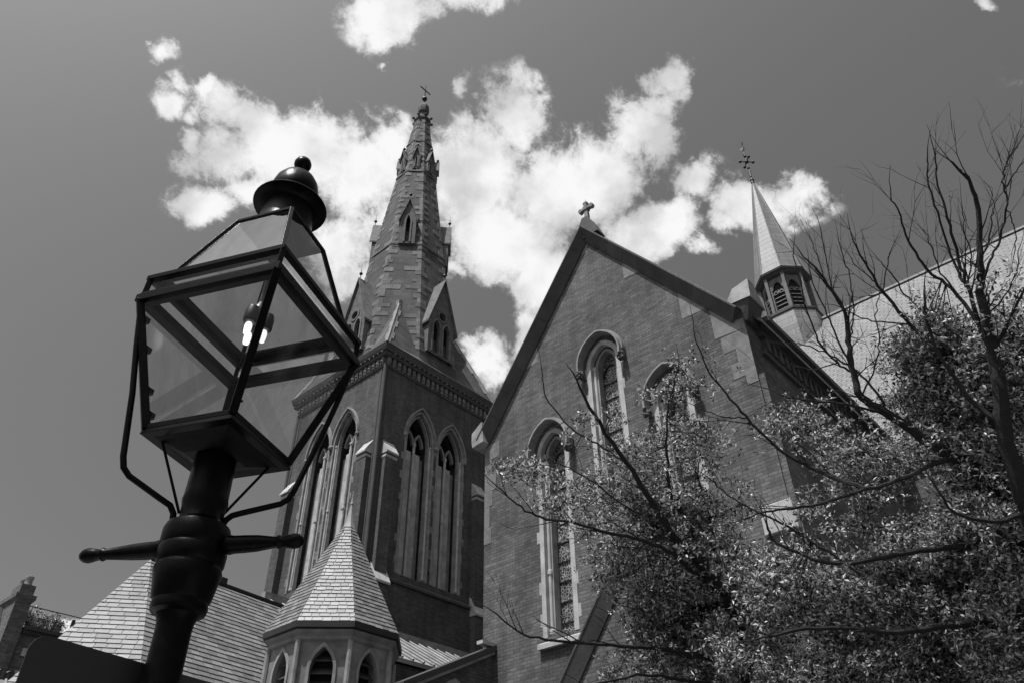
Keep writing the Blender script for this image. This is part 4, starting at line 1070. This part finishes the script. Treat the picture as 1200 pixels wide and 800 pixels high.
# ================================================================== trees
def P(px, py, dep): return EYE+ray(px, py)*dep
def branch_path(rn, pts, wob=.006, sub=5):
    """Catmull-Rom through pts with wobble"""
    out = []; n = len(pts)
    for i in range(n-1):
        p0, p1, p2, p3 = pts[max(i-1, 0)], pts[i], pts[i+1], pts[min(i+2, n-1)]
        for k in range(sub):
            t = k/sub; q = .5*((2*p1)+(p2-p0)*t+(2*p0-5*p1+4*p2-p3)*t*t+(3*p1-p0-3*p2+p3)*t**3)
            out.append(q+V((rn.gauss(0, wob), rn.gauss(0, wob), rn.gauss(0, wob))))
    out.append(pts[-1]); return out
def make_tree(name, label, base, limbs, blobs, seed, nclump, leaf=.052, group=None, bare=(), back=.35):
    rn = random.Random(seed); base = V(base)
    root = thing(name, label, 'tree', base, group)
    loc = lambda p: V(p)-base
    tk = MB(); nodes_ = []
    # trunk
    fork = P(*limbs[0][0][0]) if False else None
    wood = MB()
    all_paths = []
    for pts, r0, r1 in limbs:
        pp = [P(*q) if len(q) == 3 else V(q[:3]) for q in pts]
        path = branch_path(rn, pp); k = len(path)
        r1 *= 1.2; rad = [r0+(r1-r0)*(i/(k-1))**.8 for i in range(k)]
        wood.tube([loc(p) for p in path], rad, 8 if r0 > .03 else 6, cap=True); all_paths.append((path, rad))
    start = all_paths[0][0][0]
    mid = base.lerp(start, .5)+V((rn.uniform(-.15, .15), rn.uniform(-.15, .15), 0))
    r_ = all_paths[0][1][0]
    trunkpath = branch_path(rn, [base, V((base.x, base.y, start.z*.3)), mid, start], .01)
    tk.tube([loc(p) for p in trunkpath], [r_*(2.0-1.0*min(1, i/(len(trunkpath)-1))) for i in range(len(trunkpath))], 12)
    # secondary limbs that start on the trunk
    tk.build('trunk', M['bark'], root)
    # twigs
    tips = []
    def twig(p, d, length, r, depth_):
        n = 4; pts_ = [p]; dd = d.copy()
        for i in range(n):
            dd = (dd+V((rn.gauss(0, .11), rn.gauss(0, .11), rn.gauss(0, .10)+.03))).normalized(); pts_.append(pts_[-1]+dd*length/n)
            if depth_ > 0 and rn.random() < .75:
                side = (dd+V((rn.gauss(0, .6), rn.gauss(0, .6), rn.gauss(0, .5)))).normalized()
                twig(pts_[-1], side, length*rn.uniform(.35, .65), r*.55, depth_-1)
        wood.tube(pts_ if False else [loc(q) for q in pts_], [r*(1-.75*i/n) for i in range(n+1)], 4 if r < .008 else 5, cap=False); tips.append(pts_[-1])
    for li, (path, rad) in enumerate(all_paths):
        k = len(path); dens = .30 if len(bare) else .34
        for i in range(2, k-1):
            if rn.random() < dens:
                d = (path[i+1]-path[i-1]).normalized(); side = (d*1.1+V((rn.gauss(0, .45), rn.gauss(0, .45), rn.gauss(0, .4)+.12))).normalized()
                if side.dot(EYE-path[i]) > .75*(EYE-path[i]).length: continue
                twig(path[i], side, rn.uniform(.22, .62), min(rad[i]*.5, .009), 1)
        d = (path[-1]-path[-3]).normalized(); twig(path[-1], d, .3, rad[-1], 0)
        nodes_ += path[k//4:]
    # crown
    vs, fs = [], []; tot = sum(bl[2]*bl[3]*bl[6] for bl in blobs)
    for (cx, cy, rx, ry, dep, dd_, wgt) in blobs:
        dep += back
        m_ = max(1, int(nclump*rx*ry*wgt/tot))
        for _ in range(m_):
            while True:
                u, v_, t_ = rn.uniform(-1, 1), rn.uniform(-1, 1), rn.uniform(-1, 1)
                if u*u+v_*v_+t_*t_ < 1: break
            c = P(cx+rx*u, cy+ry*v_, dep+dd_*t_)
            if c.x > 13.6 and 5.6 < c.y < 15.8: continue
            if mnoise.noise(V((c.x*1.3+seed, c.y*1.3, c.z*2.6))) < .02: continue
            nr = min(nodes_, key=lambda q: (q-c).length_squared)
            if (nr-c).length < .9 and rn.random() < .5:
                md = nr.lerp(c, .5)+V((rn.gauss(0, .06), rn.gauss(0, .06), rn.gauss(0, .06)-.03)); wood.tube([loc(nr), loc(md), loc(c)], [.006, .004, .002], 4, cap=False)
            cs = rn.uniform(.05, .17)
            for k in range(int(rn.uniform(18, 40))):
                q = c+V((rn.gauss(0, cs), rn.gauss(0, cs), rn.gauss(0, cs*.5))); leaf_quads(rn, loc(q), leaf*rn.uniform(.75, 1.25), vs, fs, rn.choice((4, 5, 6)))
    for tpos in tips:
        tp_ = pxof(tpos)
        if any(((tp_[0]-q[0])/q[2])**2+((tp_[1]-q[1])/q[3])**2 < 1.3 for q in blobs):
            for k in range(2): leaf_quads(rn, loc(tpos+V((rn.gauss(0, .05), rn.gauss(0, .05), rn.gauss(0, .05)))), leaf, vs, fs, 5)
    wood.build('branches', M['bark'], root)
    leafobj('crown', vs, fs, M['leaf'], root)
    return root
def pxof(p):
    q = V(p)-EYE; z = q.dot(FW); return 600+F_PX*q.dot(CX)/z, 400-F_PX*q.dot(CY)/z
# left blossoming tree in front of the windows
DA = 9.0
limbsA = [
 ([(905,840,9.2),(868,740,9.1),(832,672,9.0),(791,631,9.0),(766,590,8.9),(733,540,8.9),(696,486,8.8),(678,450,8.8)], .075, .010),
 ([(832,672,9.0),(812,625,9.2),(785,577,9.3),(783,540,9.35),(781,511,9.4),(784,470,9.5),(795,430,9.5)], .028, .006),
 ([(850,705,9.1),(790,650,8.8),(750,632,8.6),(712,624,8.5),(670,612,8.4),(634,606,8.4),(605,590,8.3),(583,570,8.3)], .030, .006),
 ([(895,815,9.2),(840,775,8.8),(778,761,8.5),(716,755,8.3),(660,752,8.2),(613,742,8.1),(578,716,8.1)], .036, .006),
 ([(733,540,8.9),(700,520,9.1),(668,500,9.2),(640,465,9.3),(636,440,9.3)], .014, .005),
 ([(868,740,9.1),(850,690,9.5),(835,620,9.7),(818,560,9.8)], .035, .008),
 ([(766,590,8.9),(745,600,8.8),(690,560,8.7),(660,545,8.6)], .014, .005),
 ([(895,815,9.2),(830,800,8.6),(760,790,8.2),(700,800,8.0)], .03, .008)]
blobsA = [ # px, py, rx, ry, depth, half depth, weight
 (785,650,85,85,9.2,.9,1.0), (725,615,55,50,9.0,.6,.5), (665,570,50,30,8.8,.5,.2), (618,552,28,18,8.7,.3,.24), (790,540,60,60,9.4,.6,.45),
 (700,520,45,40,9.0,.4,.16), (800,440,30,24,9.5,.3,.22), (765,490,40,32,9.3,.4,.10), (820,740,80,55,9.0,.9,1.0),
 (770,795,85,35,8.8,.8,.9), (850,700,80,60,9.6,.8,.9), (870,770,90,60,9.4,.9,1.1), (690,396,14,7,8.8,.1,.35), (830,600,60,60,9.8,.6,.6)]
make_tree('blossoming_tree', 'pale blossoming tree whose sprays cross the three lancet windows of the gable', (7.6, 4.6, 0), limbsA, blobsA, 41, 1950, back=.5)
# middle tree
limbsB = [
 ([(1240,830,7.6),(1215,690,7.5),(1187,595,7.5),(1157,560,7.5),(1117,535,7.6),(1085,515,7.7),(1045,487,7.8),(1010,465,7.9),(1000,437,8.0),(994,400,8.1),(990,366,8.2),(966,327,8.3),(942,302,8.4)], .095, .007),
 ([(1187,560,7.5),(1165,500,7.6),(1132,447,7.8),(1110,420,7.9),(1068,381,8.0),(1035,342,8.1),(1014,309,8.2),(1000,283,8.2)], .04, .006),
 ([(1117,535,7.6),(1090,545,7.5),(1060,560,7.4),(1015,572,7.4),(950,592,7.4),(905,598,7.4),(870,608,7.4)], .03, .006),
 ([(1015,572,7.4),(985,562,7.6),(951,548,7.8),(912,525,7.9),(875,488,8.0),(851,461,8.1),(828,430,8.2),(813,388,8.3)], .026, .005),
 ([(875,488,8.0),(858,489,7.9),(845,487,7.9),(819,478,7.9)], .009, .004),
 ([(1000,437,8.0),(980,425,8.1),(960,400,8.2),(945,365,8.3),(938,330,8.3),(930,295,8.4)], .014, .005),
 ([(1045,487,7.8),(1000,475,7.6),(960,470,7.6),(925,465,7.6),(900,455,7.7)], .016, .005),
 ([(1000,437,8.0),(985,405,8.1),(972,375,8.2),(958,345,8.3),(948,315,8.3)], .013, .004),
 ([(1045,487,7.8),(1015,445,8.0),(990,425,8.2),(965,412,8.3),(940,404,8.4),(922,402,8.4)], .014, .004),
 ([(994,400,8.1),(1000,370,8.2),(998,340,8.2),(992,312,8.3),(985,290,8.3)], .009, .004),
 ([(966,327,8.3),(958,300,8.4),(950,280,8.4)], .007, .003),
 ([(1010,465,7.9),(1025,430,7.8),(1030,400,7.8),(1026,370,7.8),(1030,345,7.8)], .011, .004),
 ([(1110,420,7.9),(1085,370,8.0),(1060,345,8.1),(1048,325,8.1),(1030,305,8.2)], .012, .004),
 ([(1035,342,8.1),(1020,325,8.1),(1003,312,8.2),(996,300,8.2)], .008, .003),
 ([(980,425,8.1),(955,432,8.2),(930,428,8.3),(905,415,8.4)], .008, .003),
 ([(1068,381,8.0),(1040,378,8.1),(1010,372,8.1),(985,360,8.2)], .010, .004),
 ([(990,366,8.2),(975,340,8.3),(968,300,8.4),(962,270,8.4)], .009, .004),
 ([(1035,342,8.1),(1040,310,8.1),(1042,298,8.1)], .007, .004),
 ([(1010,672,7.3),(960,640,7.5),(917,613,7.6),(881,597,7.7),(848,576,7.8),(833,562,7.8)], .016, .005),
 ([(1187,640,7.5),(1120,640,7.3),(1050,650,7.2),(980,660,7.2),(917,640,7.4),(900,620,7.5)], .035, .010),
 ([(1215,720,7.5),(1130,730,7.2),(1050,740,7.0),(960,735,7.0),(900,745,7.0)], .04, .010)]
blobsB = [
 (985,615,50,45,7.8,.6,.7), (1010,560,60,50,8.0,.6,.7), (1060,620,90,70,7.8,.8,1.0), (950,690,90,60,7.6,.8,1.15), (1060,720,110,70,7.6,.8,1.1), (900,760,60,40,7.5,.6,.9),
 (1020,790,130,50,7.4,.8,1.1), (935,500,34,28,7.8,.3,.7), (1050,500,50,45,8.2,.5,.7), (985,500,45,30,8.3,.4,.35), (1130,780,90,70,7.4,.8,1.0), (820,410,10,8,8.3,.1,.8), (1140,600,70,70,8.0,.7,.9)]
make_tree('leafing_tree', 'leafing tree with bare upper twigs that reach across the small spire and roof corner', (8.6, .6, 0), limbsB, blobsB, 42, 2000, back=.8, bare=((960,330,105), (1020,330,70), (850,450,60)))
# right tree
limbsC = [
 ([(1260,830,6.6),(1235,700,6.6),(1205,600,6.7),(1180,520,6.8),(1171,450,6.9),(1164,414,7.0),(1155,372,7.0),(1149,342,7.1),(1149,309,7.1),(1146,246,7.2),(1137,213,7.2),(1123,198,7.2)], .10, .007),
 ([(1164,414,7.0),(1148,380,7.1),(1134,336,7.1),(1122,300,7.2),(1110,255,7.2),(1098,210,7.3),(1096,182,7.3)], .026, .005),
 ([(1134,336,7.1),(1125,325,7.2),(1112,290,7.3),(1095,240,7.3),(1087,210,7.3),(1087,184,7.3)], .014, .005),
 ([(1148,380,7.1),(1116,339,7.3),(1086,315,7.4),(1065,282,7.4),(1053,249,7.4),(1044,231,7.4)], .020, .005),
 ([(1149,342,7.1),(1158,310,7.0),(1170,285,7.0),(1180,246,6.9),(1177,219,6.9),(1176,204,6.9),(1179,192,6.9),(1187,178,6.9)], .014, .004),
 ([(1177,222,6.9),(1186,207,6.8),(1197,193,6.8)], .007, .004),
 ([(1149,309,7.1),(1160,275,7.1),(1163,250,7.1),(1168,235,7.1)], .009, .003),
 ([(1134,336,7.1),(1138,300,7.1),(1130,270,7.1),(1128,245,7.1)], .009, .003),
 ([(1116,339,7.3),(1100,315,7.3),(1092,290,7.3),(1082,270,7.3)], .009, .003),
 ([(1155,372,7.0),(1175,350,6.9),(1190,320,6.9),(1195,290,6.9)], .010, .003),
 ([(1180,246,6.9),(1187,260,6.9),(1190,290,6.9)], .006, .004),
 ([(1180,500,6.8),(1140,470,7.0),(1100,415,7.2),(1085,370,7.3),(1083,340,7.3)], .03, .006),
 ([(1164,414,7.0),(1180,380,6.9),(1200,340,6.8),(1215,300,6.8)], .02, .006),
 ([(1205,600,6.7),(1170,610,6.6),(1120,600,6.6),(1090,560,6.7)], .03, .006)]
blobsC = [
 (1140,420,75,50,7.3,.6,1.0), (1090,405,40,32,7.4,.3,.7), (1190,440,45,60,7.1,.4,.9), (1160,510,70,70,7.2,.6,1.0), (1090,470,60,40,7.5,.4,.7), (1170,620,70,90,7.0,.7,1.0), (1190,740,70,90,6.9,.7,1.1),
 (1188,345,20,30,6.9,.3,.9), (1115,365,30,26,7.3,.3,.6), (1155,360,30,30,7.1,.3,.7), (1085,360,22,20,7.4,.2,.4), (1030,455,40,28,7.7,.3,.5), (1060,420,26,22,7.5,.2,.5), (1120,680,60,60,7.2,.6,.9)]
make_tree('tall_tree', 'tall tree at the right edge with bare black branches rising above its leaves', (7.6, -1.0, 0), limbsC, blobsC, 43, 1800, back=.8, bare=((1100,240,110), (1150,230,110)))

# no part deeper than thing > part > sub-part
def depth(o):
    n = 0
    while o.parent: o = o.parent; n += 1
    return n
for o in list(C.objects):
    while depth(o) > 2: o.parent = o.parent.parent
